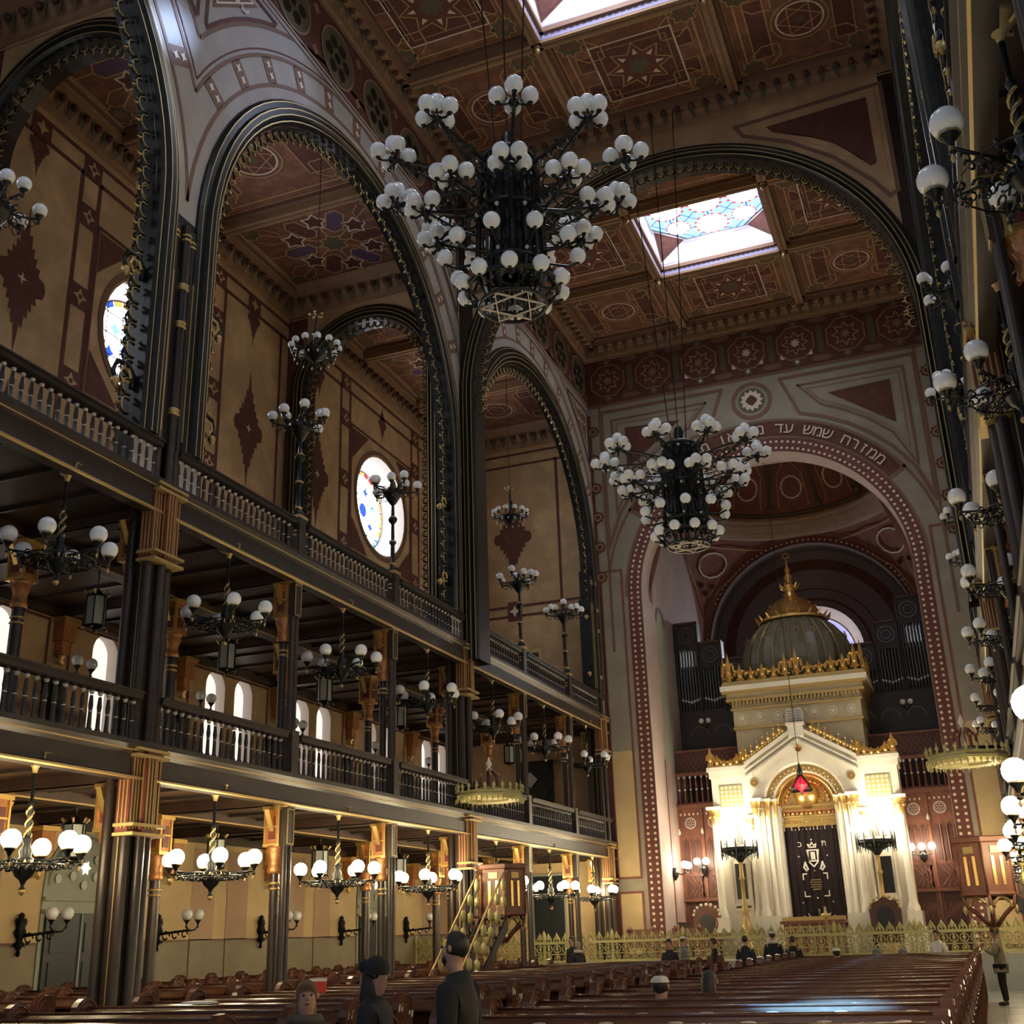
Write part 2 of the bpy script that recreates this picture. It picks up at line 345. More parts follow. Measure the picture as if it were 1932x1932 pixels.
def sconce_free(y): pass
def outer(side, s):
    mb = MB(); mb.T = sideT(s)
    P = Plane(mb, (XWL, 0, 0), (0,1,0), (0,0,1))
    for k in range(-3, 6):
        y0 = Y0+k*S; y1 = y0+S; ym = y0+S/2
        wr(mb, P, y0, y1, 0, 2.0, 'dado'); wr(mb, P, y0, y1, 2.0, 6.2, 'yellow')
        for u0, u1, uc in ((y0, ym, ym-.66), (ym, y1, ym+.66)):
            r, vs = .43, 8.40
            wr(mb, P, u0, uc-r, 6.2, 9.6, 'tan'); wr(mb, P, uc+r, u1, 6.2, 9.6, 'tan')
            strip_arch(mb, P, uc, vs, r, 9.6, 'tan', 10); soffit_arch(mb, P, uc, vs, r, .35, 'reveal', 6.2, 10)
            mb.quad(P.p(uc-r,6.2,-1), P.p(uc+r,6.2,-1), P.p(uc+r,6.2,-1)-P.N*.35, P.p(uc-r,6.2,-1)-P.N*.35, 'reveal')
        # painted stripes beside the pilasters
        for a in (1.05, 2.55): P.frect(y0+a, y0+a+.95, .05, 4.2, 'pinkstripe' , 0)
        P.frect(y0+1.05, y0+2.0, .05, 2.0, 'dado', 1); P.frect(y0+2.55, y0+3.5, .05, 2.0, 'dado', 1)
        P.seg((y0, 2.0), (y1, 2.0), .05, 'brownline', 0)
        P.rect(y0+.35, y1-.35, 5.4, 8.8, .07, 'maroon')
    for b in (-1, 0, 1):
        yc = Y0+1.5*S+3*S*b; h = 1.5*S; zc = 16.8
        wr(mb, P, yc-h, yc-2.3, 9.6, ZAC, 'tan'); wr(mb, P, yc+2.3, yc+h, 9.6, ZAC, 'tan')
        wr(mb, P, yc-2.3, yc+2.3, 9.6, zc-2.3, 'tan'); wr(mb, P, yc-2.3, yc+2.3, zc+2.3, ZAC, 'tan')
        circ_hole(mb, P, yc, zc, 1.85, 2.3, 'tan', .8, 'reveal')
        # painted borders
        for z in (20.35, 20.9): P.seg((yc-h, z), (yc+h, z), .13, 'maroon')
        for z in (12.0, 12.6): P.seg((yc-h, z), (yc+h, z), .13, 'maroon')
        for d in (-1, 1):
            for q in (2.45, 3.1): P.seg((yc+d*q, 9.7), (yc+d*q, 20.35), .13, 'maroon')
            P.seg((yc+d*(h-.45), 9.7), (yc+d*(h-.45), 20.35), .12, 'maroon')
            for z in (12.3, 14.6, 16.9, 19.2, 20.62):
                P.frect(yc+d*2.775-.32, yc+d*2.775+.32, z-.32, z+.32, 'maroon', 1); P.star((yc+d*2.775, z), .24, 'tan', 4, .45, 2); P.disc((yc+d*2.775, z), .07, 'maroon', 8, 3)
            P.medallion((yc+d*4.6, 16.4), .72, 1.75, 'maroon', 0); P.star((yc+d*4.6, 16.4), .16, 'cream', 4, .3, 1)
            P.medallion((yc+d*4.6, 20.1), .32, .85, 'maroon', 0); P.medallion((yc+d*4.6, 12.9), .32, .85, 'maroon', 0)
            P.frect(yc+d*4.6-.32, yc+d*4.6+.32, 20.3, 20.94, 'maroon', 1); P.star((yc+d*4.6, 20.62), .22, 'tan', 4, .45, 2)
            for zz in (-1, 1):
                P.tri((yc+d*2.25, zc+zz*2.25), (yc+d*1.1, zc+zz*2.25), (yc+d*2.25, zc+zz*1.1), 'maroon', 1)
        P.rect(yc-2.35, yc+2.35, zc-2.35, zc+2.35, .1, 'maroon', 1)
        P.ring((yc, zc), 2.0, .16, 'brownline', 40, 2)
        P.medallion((yc, 20.1), .32, .7, 'maroon', 0)
    mb.build('wall_outer_%s' % side, kind='structure')
for side, s in SIDES: outer(side, s)

# stained glass roundels and frosted arched windows
WN = [0]
def window(mb, label=None):
    WN[0] += 1; o = mb.build('window_%d' % WN[0], kind='structure'); return o
for side, s in SIDES:
    for b in (-1, 0, 1):
        yc = Y0+1.5*S+3*S*b; zc = 16.8; r = 1.48
        mb = MB(); mb.T = sideT(s); P = Plane(mb, (XWL-.78, 0, 0), (0,1,0), (0,0,1), .006)
        P.disc((yc, zc), 1.50, 'sgwhite', 32, -1)
        ks = ['sgorange', 'sgorange', 'sgred', 'sgorange', 'sgblue', 'sgblue', 'sgblue', 'sgviolet', 'sgblue', 'sgcyan', 'sgcyan', 'sgorange']
        for i in range(24): P.arc((yc, zc), 1.40, PI/12*i, PI/12*(i+.95), .16, ks[(i//2) % 12], 3)
        for i in range(6):
            a = PI/3*i+.3
            P.star((yc+.75*math.cos(a), zc+.75*math.sin(a)), .22, 'sgblue' if i % 2 else 'sgcyan', 4, .5, 1)
        P.disc((yc, zc), .28, 'sgblue', 8, 1)
        for q in (-.9, -.3, .3, .9):
            l = math.sqrt(1.45**2-q*q); P.seg((yc+q, zc-l), (yc+q, zc+l), .035, 'lead', 2); P.seg((yc-l, zc+q), (yc+l, zc+q), .035, 'lead', 2)
            for q2 in (-.9, -.3, .3, .9): P.star((yc+q, zc+q2), .09, 'lead', 4, .35, 3)
        P.ring((yc, zc), 1.49, .05, 'lead', 32, 3)
        mb.T = sideT(s); window(mb)
    for k in range(-3 if s > 0 else 1, 6):
        ym = Y0+(k+.5)*S
        for d in (-.66, .66):
            mb = MB(); mb.T = sideT(s); P = Plane(mb, (XWL-.3, 0, 0), (0,1,0), (0,0,1), .006); r = .44
            P.fill([(ym+d-r, 6.18), (ym+d+r, 6.18)]+[(ym+d+r*math.cos(PI*i/10), 8.4+r*math.sin(PI*i/10)) for i in range(11)], 'winwhite', -1)
            window(mb)

# ceilings
def cell(P, u0, u1, v0, v1, st):
    w, h = u1-u0, v1-v0; uc, vc = (u0+u1)/2, (v0+v1)/2
    P.frect(u0, u1, v0, v1, 'ceilbase', 0)
    P.rect(u0+.14, u1-.14, v0+.14, v1-.14, .16, 'ceilframe', 1); P.rect(u0+.30, u1-.30, v0+.30, v1-.30, .03, 'ceilgold', 2)
    P.rect(u0+.55, u1-.55, v0+.55, v1-.55, .05, 'ceilgold', 2)
    for a in (-1, 1):
        for b in (-1, 1):
            c = (uc+a*(w/2-.72), vc+b*(h/2-.72)); P.star(c, .36, 'olive', 8, .75, 3); P.starline(c, .40, .035, 'ceilgold', 8, .75, 4)
            P.star(c, .2, 'ceilbase', 8, .6, 4)
            P.line([(c[0]-a*.5, c[1]), (c[0]-a*.8, c[1]-b*.3), (c[0]-a*.8, c[1]-b*.8)], .04, 'ceilgold', False, 4)
            P.line([(c[0], c[1]-b*.5), (c[0]-a*.3, c[1]-b*.8), (c[0]-a*.8, c[1]-b*.8)], .04, 'ceilgold', False, 4)
    if st == 0:
        P.frect(uc-w*.32, uc-w*.20, vc-h*.26, vc+h*.26, 'ceildark', 2); P.frect(uc+w*.20, uc+w*.32, vc-h*.26, vc+h*.26, 'ceildark', 2)
        P.rect(uc-w*.32, uc-w*.20, vc-h*.26, vc+h*.26, .035, 'ceilgold', 3); P.rect(uc+w*.20, uc+w*.32, vc-h*.26, vc+h*.26, .035, 'ceilgold', 3)
        P.disc((uc, vc), .62, 'red', 24, 3); P.ring((uc, vc), .78, .035, 'ceilgold', 28, 4); P.ring((uc, vc), .64, .05, 'ceilwhite', 28, 4)
        for t in (0, PI/3, 2*PI/3):
            P.line([(uc+.6*math.cos(t+q*2*PI/3), vc+.6*math.sin(t+q*2*PI/3)) for q in range(3)], .03, 'ceilgold', True, 5)
        P.disc((uc, vc), .14, 'olive', 10, 5)
    elif st == 1:
        q = min(w, h)*.27
        P.frect(uc-q, uc+q, vc-q, vc+q, 'ceildark', 2); P.rect(uc-q, uc+q, vc-q, vc+q, .05, 'ceilwhite', 3)
        P.rect(uc-q*.82, uc+q*.82, vc-q*.82, vc+q*.82, .025, 'ceilgold', 3)
        P.star((uc, vc), q*.78, 'red', 8, .62, 3); P.starline((uc, vc), q*.8, .035, 'ceilgold', 8, .62, 4)
        for i in range(8): P.tri((uc+q*.42*math.cos(PI/4*i-.16), vc+q*.42*math.sin(PI/4*i-.16)), (uc+q*.42*math.cos(PI/4*i+.16), vc+q*.42*math.sin(PI/4*i+.16)), (uc+q*.62*math.cos(PI/4*i), vc+q*.62*math.sin(PI/4*i)), 'cream', 5)
        P.star((uc, vc), q*.32, 'olive', 8, .7, 5)
        for d in (-1, 1):
            for e in (-.5, .5):
                P.frect(uc+d*w*.30-w*.05, uc+d*w*.30+w*.05, vc+e*q-.3, vc+e*q+.3, 'ceildark', 2); P.rect(uc+d*w*.30-w*.05, uc+d*w*.30+w*.05, vc+e*q-.3, vc+e*q+.3, .03, 'ceilgold', 3)
            P.line([(uc-q, vc+d*q), (uc-q, vc+d*(h/2-.55))], .04, 'ceilgold', False, 3); P.line([(uc+q, vc+d*q), (uc+q, vc+d*(h/2-.55))], .04, 'ceilgold', False, 3)
    else:
        for i in range(6):
            a = PI/3*i; cc = (uc+1.15*math.cos(a), vc+1.15*math.sin(a)); e = Vector((math.cos(a), math.sin(a))); t = Vector((-e.y, e.x))
            pts = [(cc[0]+e.x*p+t.x*q, cc[1]+e.y*p+t.y*q) for p, q in ((-.55,0),(-.38,.26),(.38,.26),(.55,0),(.38,-.26),(-.38,-.26))]
            P.fill(pts, 'purple' if i % 2 else 'red', 2); P.line(pts, .05, 'ceilgold', True, 3)
            a += PI/6; c2 = (uc+1.2*math.cos(a), vc+1.2*math.sin(a))
            P.star(c2, .34, 'maroon', 5, .6, 2); P.starline(c2, .38, .055, 'ceilwhite', 5, .6, 3)
        P.star((uc, vc), .42, 'olive', 8, .7, 2); P.starline((uc, vc), .46, .05, 'ceilgold', 8, .7, 3)
        P.line([(uc-w/2+.6, vc), (uc+w/2-.6, vc)], .05, 'ceilgold', False, 1)
        P.line([(uc, vc-h/2+.6), (uc, vc+h/2-.6)], .05, 'ceilgold', False, 1)
        P.line([(uc-w*.4, vc-h*.36), (uc+w*.4, vc+h*.36)], .05, 'ceilgold', False, 1); P.line([(uc+w*.4, vc-h*.36), (uc-w*.4, vc+h*.36)], .05, 'ceilgold', False, 1)
def cornice(mb, P, u0, u1, v, k='ceilframe', n=None):
    """P is a wall plane; stepped cornice hanging at the top of the wall, with a fringe of leaves and red bosses"""
    def pr(d, z): return [P.p(u0, z, -1)+P.N*d, P.p(u1, z, -1)+P.N*d]
    prof = [(0, v-.05), (.10, v-.02), (.12, v+.18), (.30, v+.40), (.32, v+.52), (.62, v+.78)]
    for (d, z), (d2, z2) in zip(prof, prof[1:]):
        a, b = pr(d, z); c, d_ = pr(d2, z2); mb.quad(a, b, d_, c, k)
    n = n or int(abs(u1-u0)/.42)
    for i in range(n):
        u = u0+(u1-u0)*(i+.5)/n; w = (u1-u0)/n*.42
        a = P.p(u-w, v+.42, -1)+P.N*.36; b = P.p(u+w, v+.42, -1)+P.N*.36; c = P.p(u, v-.02, -1)+P.N*.22
        mb.add([a, b, c], [(0,1,2)], 'olive')
        q = P.p(u, v+.30, -1)+P.N*.40
        mb.sphere(q, .10, 'maroon', 6, 4)
    a, b = pr(.13, v-.12); P.seg((u0, v-.14), (u1, v-.14), .05, 'ceilgold', 1)
def beam(mb, x0, x1, y0, y1, z, k='ceilframe'):
    mb.box(x0, x1, y0, y1, z-.38, z, k)
    if x1-x0 < y1-y0:
        for d in (-.12, .12): mb.box(x0+d if d < 0 else x1, x0 if d < 0 else x1+d, y0, y1, z-.14, z, 'brownline')
        mb.box((x0+x1)/2-.03, (x0+x1)/2+.03, y0, y1, z-.4, z-.38, 'brownline')
    else:
        mb.box(x0, x1, y0-.12, y0, z-.14, z, 'brownline'); mb.box(x0, x1, y1, y1+.12, z-.14, z, 'brownline')
        mb.box(x0, x1, (y0+y1)/2-.03, (y0+y1)/2+.03, z-.4, z-.38, 'brownline')
mb = MB(); P = Plane(mb, (0, 0, ZC), (1,0,0), (0,-1,0), .004)
XS = [XL, CX-2.35, CX+2.35, XR]
for b in (-1, 0, 1):
    ya = Y0+3*S*b
    for i in range(3):
        for j in range(3):
            if i == 1 and j == 1: continue
            y0 = ya+j*S; cell(P, XS[i], XS[i+1], -(y0+S), -y0, (i+j) % 2)
    for x in XS[1:3]: beam(mb, x-.15, x+.15, ya, ya+3*S, ZC)
    for j in (1, 2): beam(mb, XL, XR, ya+j*S-.15, ya+j*S+.15, ZC)
    for y in (ya+.2, ya+3*S-.2): beam(mb, XL, XR, y-.2, y+.2, ZC)
    for x in XS[1:3]:
        for j in (1, 2): mb.lathe([(.001,-.62),(.07,-.56),(.10,-.48),(.05,-.42),(.12,-.38)], 'dullgold', (x, ya+j*S, ZC), 8)
for x in (XL+.25, XR-.25): beam(mb, x-.25, x+.25, Y0-3*S, YD, ZC)
PN = Plane(mb, (XL, 0, 0), (0,1,0), (0,0,1)); cornice(mb, PN, Y0-3*S, YD, 24.6)
mb.T = MIR; cornice(mb, PN, Y0-3*S, YD, 24.6); mb.T = None
cornice(mb, Plane(mb, (0, YD, 0), (1,0,0), (0,0,1)), XL, XR, 24.6)
cornice(mb, Plane(mb, (0, YB, 0), (1,0,0), (0,0,1)), XL, XR, 24.6)
mb.build('ceiling_nave', kind='structure')
for side, s in SIDES:
    mb = MB(); mb.T = sideT(s); P = Plane(mb, (0, 0, ZAC), (1,0,0), (0,-1,0), .004)
    for k in range(-3, 6):
        y0 = Y0+k*S; cell(P, XWL+.1, XL-TD, -(y0+S), -y0, 2 if k % 2 == 0 else 0); beam(mb, XWL, XL-TD, y0-.15, y0+.15, ZAC)
    for x in (XWL+.25, XL-.6): beam(mb, x-.2, x+.2, Y0-3*S, YD, ZAC)
    cornice(mb, Plane(mb, (XWL, 0, 0), (0,1,0), (0,0,1)), Y0-3*S, YD, 21.2)
    cornice(mb, Plane(mb, (0, YD, 0), (1,0,0), (0,0,1)), XWL, XL-TD, 21.2)
    cornice(mb, Plane(mb, (0, YB, 0), (1,0,0), (0,0,1)), XWL, XL-TD, 21.2)
    cornice(mb, Plane(mb, (0, YA, 0), (1,0,0), (0,0,1)), XWL, XL-TD, 21.2)
    mb.build('ceiling_aisle_%s' % side, kind='structure')

# skylights: shaft with corner squinches and an octagon of stained glass
for b in (-1, 0, 1):
    yc = Y0+1.5*S+3*S*b; h = S/2-.15; w = 2.2; zt = ZC+1.05
    mb = MB()
    for (a, c) in (((-w,-h),(w,-h)), ((w,-h),(w,h)), ((w,h),(-w,h)), ((-w,h),(-w,-h))):
        A, B = Vector((CX+a[0], yc+a[1], ZC-.30)), Vector((CX+c[0], yc+c[1], ZC-.30))
        L = (B-A).length; U = (B-A).normalized(); V = Vector((0,0,1)); Pq = Plane(mb, A, U, V, -.006)
        mb.quad(A, B, B+V*(zt-ZC+.30), A+V*(zt-ZC+.30), 'shaftwhite')
        Pq.frect(0, L, .0, .26, 'shaftlilac', 0)
        for i in range(24): Pq.frect(L*(i+.3)/24, L*(i+.7)/24, .08, .18, 'shaftwhite', 1)
        Pq.seg((0, .45), (L, .45), .05, 'shaftlilac', 1); Pq.seg((0, 1.2), (L, 1.2), .05, 'shaftlilac', 1)
        Pq.ring((L/2, .80), .26, .05, 'shaftlilac', 16, 1); Pq.star((L/2, .80), .20, 'shaftlilac', 6, .5, 1)
        for d in (-1, 1):
            for q in (.62, .95): Pq.arc((L/2+d*q, .85), .13, 0, PI*1.5, .05, 'shaftlilac', 8, 1)
    for dx in (-1, 1):
        for dy in (-1, 1):
            A = Vector((CX+dx*w, yc+dy*h, ZC+.1)); B = Vector((CX+dx*(w-1.15), yc+dy*h, zt)); Q = Vector((CX+dx*w, yc+dy*(h-1.15), zt))
            mb.add([A, B, Q], [(0,1,2)], 'shaftwhite')
            g = (A+B+Q)/3; n = ((B-A).cross(Q-A)).normalized(); n = n if n.z < 0 else -n
            for sc_, k_, l_ in ((.80, 'maroon', .01), (.60, 'ceildark', .015)):
                mb.add([g+(p-g)*sc_+n*l_ for p in (A, B, Q)], [(0,1,2)], k_)
    mb.build('trim_%d' % (b+2), kind='structure')
    mb = MB(); P = Plane(mb, (CX, yc, zt), (1,0,0), (0,-1,0), .006); c = 1.15
    oc = [(-w+c,-h),(w-c,-h),(w,-h+c),(w,h-c),(w-c,h),(-w+c,h),(-w,h-c),(-w,-h+c)]
    P.fill(oc, 'sgcyan', -1)
    for i in (-1, 0, 1):
        for j in (-1, 0, 1):
            u, v = i*1.40, j*1.42
            for q in range(8): P.seg((u, v), (u+.98*math.cos(PI/4*q), v+.98*math.sin(PI/4*q)), .045, 'sgblue', 0)
    for i in (-1, 0, 1):
        for j in (-1, 0, 1):
            if abs(i) == 1 and abs(j) == 1: continue
            u, v = i*1.40, j*1.42
            P.star((u, v), .70, 'sgred', 14, .78, 1); P.disc((u, v), .56, 'sgsky', 20, 2)
    for i in (-1, 1):
        for j in (-1, 1): P.star((i*1.22, j*1.24), .50, 'sgred', 14, .78, 1); P.disc((i*1.22, j*1.24), .40, 'sgsky', 20, 2)
    P.line(oc, .06, 'lead', True, 3)
    P.rect(-w, w, -h, h, .10, 'shaftwhite', 4)
    window(mb)
    if True:
        mb = MB(); mb.box(CX-w-.1, CX+w+.1, yc-h-.1, yc+h+.1, zt+.05, zt+.1, 'shaftwhite')   # roof light lid
        pass

# transverse wall with its arch over the nave, and over the aisles
mb = MB()
for yy, sg in ((YB, 1), (YB+.75, -1)):
    P = Plane(mb, (0, yy, 0), (1,0,0), (0,0,1)); R_ = 6.3
    strip_arch(mb, P, CX, 17.0, R_, ZC, 'tan' if sg > 0 else 'tan', 32)
    wr(mb, P, XL, CX-R_, 9, ZC, 'shaft'); wr(mb, P, CX+R_, XR, 9, ZC, 'shaft')
P = Plane(mb, (0, YB, 0), (1,0,0), (0,0,1)); soffit_arch(mb, P, CX, 17.0, 6.3, .75, 'shaft', 9, 32)
for d in (-1, 1):
    pts = [(CX+d*6.35, 24.2), (CX+d*2.2, 24.0)]+[(CX+d*7.05*math.sin(t), 17+7.05*math.cos(t)) for t in (.35, .55, .75, .95, 1.05)]+[(CX+d*6.35, 20.6)]
    P.line(pts, .12, 'brownline', True, 0); c = (CX+d*5.0, 23.3)
    P.line([(c[0]+(p[0]-c[0])*.84, c[1]+(p[1]-c[1])*.80) for p in pts], .06, 'ceilgold', True, 0)
    P.fill([(c[0]+(p[0]-c[0])*.68, c[1]+(p[1]-c[1])*.62) for p in pts], 'maroon', 0)
mb.build('wall_cross', kind='structure')
AXC = (XWL+XL-TD)/2; AR = 2.15
for side, s in SIDES:
    mb = MB(); mb.T = sideT(s)
    for y in (YA, YB):
        for yy in (y, y+.6):
            P = Plane(mb, (0, yy, 0), (1,0,0), (0,0,1)); strip_arch(mb, P, AXC, 18.3, AR, ZAC, 'tan', 20)
            wr(mb, P, XWL, AXC-AR, G2, ZAC, 'maroon'); wr(mb, P, AXC+AR, XL-TD, G2, ZAC, 'maroon')
        P = Plane(mb, (0, y, 0), (1,0,0), (0,0,1)); soffit_arch(mb, P, AXC, 18.3, AR, .6, 'shaft', G2, 20)
    mb.build('wall_aisle_cross_%s' % side, kind='structure')

# far wall
mb = MB(); P = Plane(mb, (0, YD, 0), (1,0,0), (0,0,1)); RT, ZT = 5.0, 14.1
strip_arch(mb, P, CX, ZT, RT, ZC, 'beige', 40)
wr(mb, P, XL-TD, CX-RT, 0, ZC, 'beige'); wr(mb, P, CX+RT, XR+TD, 0, ZC, 'beige')
soffit_arch(mb, P, CX, ZT, RT, 1.1, 'apsewall', 0, 40)
wr(mb, P, XWL, XL-TD, 0, 4.4, 'yellow'); wr(mb, P, XWL, XL-TD, 4.4, ZAC, 'tan'); wr(mb, P, XR+TD, XWR, 0, 4.4, 'yellow'); wr(mb, P, XR+TD, XWR, 4.4, ZAC, 'tan')
# jamb bands and the arch bands
for d in (-1, 1):
    u0, u1 = CX+d*5.02, CX+d*5.55
    P.frect(min(u0,u1), max(u0,u1), 1, ZT, 'red', 0)
    for q in (5.14, 5.40):
        for i in range(62): P.disc((CX+d*q, 1.2+i*.21), .055, 'cream', 6, 1)
    P.frect(min(CX+d*5.75, CX+d*6.6), max(CX+d*5.75, CX+d*6.6), 1.1, 3.2, 'yellow', 0); P.rect(min(CX+d*5.75, CX+d*6.6), max(CX+d*5.75, CX+d*6.6), 1.1, 3.2, .08, 'apsered', 1)
    P.frect(min(CX+d*5.75, CX+d*6.6), max(CX+d*5.75, CX+d*6.6), 3.7, 8.2, 'yellow', 0); P.rect(min(CX+d*5.75, CX+d*6.6), max(CX+d*5.75, CX+d*6.6), 3.7, 15.2, .08, 'apsered', 1)
    P.frect(min(CX+d*6.62, CX+d*6.78), max(CX+d*6.62, CX+d*6.78), 1, 22, 'maroon', 1)
P.arc((CX, ZT), 5.28, 0, PI, .54, 'red', 60)
for q in (5.14, 5.40):
    for i in range(78): P.disc((CX+q*math.cos(PI*(i+.5)/78), ZT+q*math.sin(PI*(i+.5)/78)), .055, 'cream', 6, 1)
P.arc((CX, ZT), 5.60, 0, PI, .06, 'brownline', 60, 1)
P.arc((CX, ZT), 5.93, math.radians(34), math.radians(146), .60, 'maroon', 60, 1)
for t in (34, 146):
    e = Vector((math.cos(math.radians(t)), math.sin(math.radians(t))))
    P.seg((CX+e.x*5.6, ZT+e.y*5.6), (CX+e.x*6.3, ZT+e.y*6.3), .12, 'brownline', 2)
P.arc((CX, ZT), 6.30, math.radians(10), math.radians(170), .10, 'brownline', 60, 2)
P.ring((CX, 21.35), .72, .16, 'brownline', 28, 1); P.disc((CX, 21.35), .52, 'olive', 20, 1); P.star((CX, 21.35), .46, 'cream', 12, .75, 2); P.star((CX, 21.35), .24, 'maroon', 4, .8, 3)
for d in (-1, 1):
    for off, k, w in ((0, 'brownline', .13), (.42, 'brownline', .08), (.62, 'ceilframe', .05)):
        o = off
        pts = [(CX+d*(1.15+o*1.6), 22.05-o), (CX+d*(6.15-o*1.0), 22.05-o), (CX+d*(6.15-o*1.0), 16.2+o*3.4)]
        pts += [(CX+d*6.6*math.sin(t), ZT+(6.6+o)*math.cos(t)) for t in (1.02, .85, .7, .55, .4, .27)] if off == 0 else [(CX+d*(6.75+o*.6)*math.sin(t), ZT+(6.75+o*.8)*math.cos(t)) for t in (.80, .65, .5, .38)]
        P.line(pts, w, k, True, 1)
    P.tri((CX+d*2.9, 21.1), (CX+d*5.2, 21.2), (CX+d*5.2, 19.4), 'maroon', 1)
    for i in range(6):
        z = 15.0+i*1.25; c = (CX+d*6.55, z); P.star(c, .27, 'maroon', 8, .78, 2); P.ring(c, .13, .04, 'ceilgold', 10, 3)
    P.seg((CX+d*6.22, 12), (CX+d*6.22, 22.3), .09, 'brownline', 1)
P.frect(XL, XR, 22.35, 24.5, 'maroon', 0); P.seg((XL, 22.35), (XR, 22.35), .12, 'brownline', 1)
for i in range(7):
    u = XL+13.5*(i+.5)/7
    P.disc((u, 23.45), .72, 'ceildark', 8, 1); P.line([(u+.76*math.cos(PI/8+PI/4*q), 23.45+.76*math.sin(PI/8+PI/4*q)) for q in range(8)], .05, 'ceilframe', True, 2)
    P.starline((u, 23.45), .5, .035, 'ceilgold', 8, .6, 2); P.star((u, 23.45), .22, 'ceilwhite' if i in (3, 4) else 'ceilframe', 8, .5, 3)
    for z in (22.62, 24.3):
        P.star((u, z), .2, 'olive', 6, .7, 2); P.star((u, z), .1, 'ceilwhite' if i in (2,3,4) and z < 23 else 'ceilframe', 6, .5, 3)
        P.fill([(u+.55, z), (u+.7, z+.12), (u+1.2, z+.12), (u+1.35, z), (u+1.2, z-.12), (u+.7, z-.12)], 'brownline', 2)
        if z < 23 and i in (2, 3, 4):
            P.tri((u+.45, z+.22), (u+.62, z+.5), (u+.62, z+.22), 'ceilwhite', 2); P.tri((u-.45, z+.22), (u-.62, z+.5), (u-.62, z+.22), 'ceilwhite', 2)
    P.fill([(u+13.5/14, 22.8), (u+13.5/14+.12, 22.95), (u+13.5/14+.12, 23.95), (u+13.5/14, 24.1), (u+13.5/14-.12, 23.95), (u+13.5/14-.12, 22.95)], 'olive', 1)
# aisle end painting
for s in (1, -1):
    q = lambda x: x if s > 0 else mx(x)
    for z in (20.4, 20.9, 14.3, 13.9): P.seg((q(XWL), z), (q(XL-TD), z), .10, 'maroon', 1)
    P.seg((q(-13.9), 9.4), (q(-13.9), 20.4), .10, 'maroon', 1); P.medallion((q(-15.9), 17.2), .8, 1.6, 'maroon', 1)
    P.frect(min(q(-16.2), q(-15.6)), max(q(-16.2), q(-15.6)), 13.7, 14.5, 'maroon', 2); P.star((q(-15.9), 14.1), .25, 'cream', 4, .4, 3)
    P.frect(min(q(-16.9), q(-14.9)), max(q(-16.9), q(-14.9)), 10.3, 12.3, 'black', 1); P.rect(min(q(-16.9), q(-14.9)), max(q(-16.9), q(-14.9)), 10.2, 12.4, .12, 'yellow', 2)
mb.build('wall_far', kind='structure')

# inscription, letter by letter along the arch
def hebrew(mb, ch, place, size, k, flat=.02):
    if ch == 'ד':                                   # two plain strokes: roof and right leg
        for x0, x1, y0, y1 in ((-.26, .26, .50, .585), (.08, .165, 0, .50)):
            mb.add([place(x0*size, y0*size), place(x1*size, y0*size), place(x1*size, y1*size), place(x0*size, y1*size)], [(0, 1, 2, 3)], k)
        return
    cu = bpy.data.curves.new('t', 'FONT'); cu.body = ch; cu.size = size; cu.align_x = 'CENTER'; cu.extrude = 0
    o = bpy.data.objects.new('t', cu); C.objects.link(o); bpy.context.view_layer.update()
    me = o.to_mesh(); me.calc_loop_triangles(); co = [v.co for v in me.vertices]; vs = [place(v.x, v.y) for v in co]; fs = []
    for t_ in me.loop_triangles:
        p, q, r = [co[i] for i in t_.vertices]; ar = (q.x-p.x)*(r.y-p.y)-(q.y-p.y)*(r.x-p.x)
        if abs(ar) > 1e-7: fs.append(tuple(t_.vertices) if ar > 0 else tuple(t_.vertices)[::-1])
    if vs: mb.add(vs, fs, k)
    o.to_mesh_clear(); bpy.data.objects.remove(o); bpy.data.curves.remove(cu)
mb = MB(); txt = 'ממזרח שמש עד מבואו מהלל שם ה'
for i, ch in enumerate(txt):
    if ch == ' ': continue
    a = math.radians(41.5+97*i/(len(txt)-1)); e = (math.cos(a), math.sin(a)); t = (math.sin(a), -math.cos(a))
    def pl(x, y, a=a, e=e, t=t):
        rr = 5.74+y; return (CX+e[0]*rr+t[0]*x, YD-.07, ZT+e[1]*rr+t[1]*x)
    hebrew(mb, ch, pl, .62, 'cream')
mb.build('trim_10', kind='structure')

# square bay behind the arch: side walls, pendentives, ring, dome, rear niche
mb = MB(); YQ0 = YD+1.1; YQ1 = YQ0+10; YQC = YQ0+5
for s in (1, -1):
    mb.T = sideT(s); P = Plane(mb, (CX-RT, 0, 0), (0,1,0), (0,0,1))
    wr(mb, P, YQ0, YQ1, 0, ZT, 'apsewall'); strip_top = []
    for i in range(24):
        a, b = PI-PI*i/24, PI-PI*(i+1)/24
        mb.quad(P.p(YQC+5*math.cos(a), ZT, -1), P.p(YQC+5*math.cos(b), ZT, -1), P.p(YQC+5*math.cos(b), ZT+5*math.sin(b), -1), P.p(YQC+5*math.cos(a), ZT+5*math.sin(a), -1), 'apsewall')
    P.arc((YQC, ZT), 4.7, 0, PI, .5, 'apsered', 40); 
    P.frect(YQ0+.5, YQ0+.9, 1, 8, 'apsered', 0); P.frect(YQ0+.6, YQ0+.8, 1, 8, 'apsewall', 1)
    # tall side window behind a pale drape
    yw = YQ0+1.5
    P.fill([(yw-.5, 8), (yw+.5, 8)]+[(yw+.5*math.cos(PI*i/10), 13.5+.5*math.sin(PI*i/10)) for i in range(11)], 'curtain', 0)
    P.arc((yw, 13.5), .62, 0, PI, .16, 'apsedark', 14, 1)
mb.T = None
NN = 64
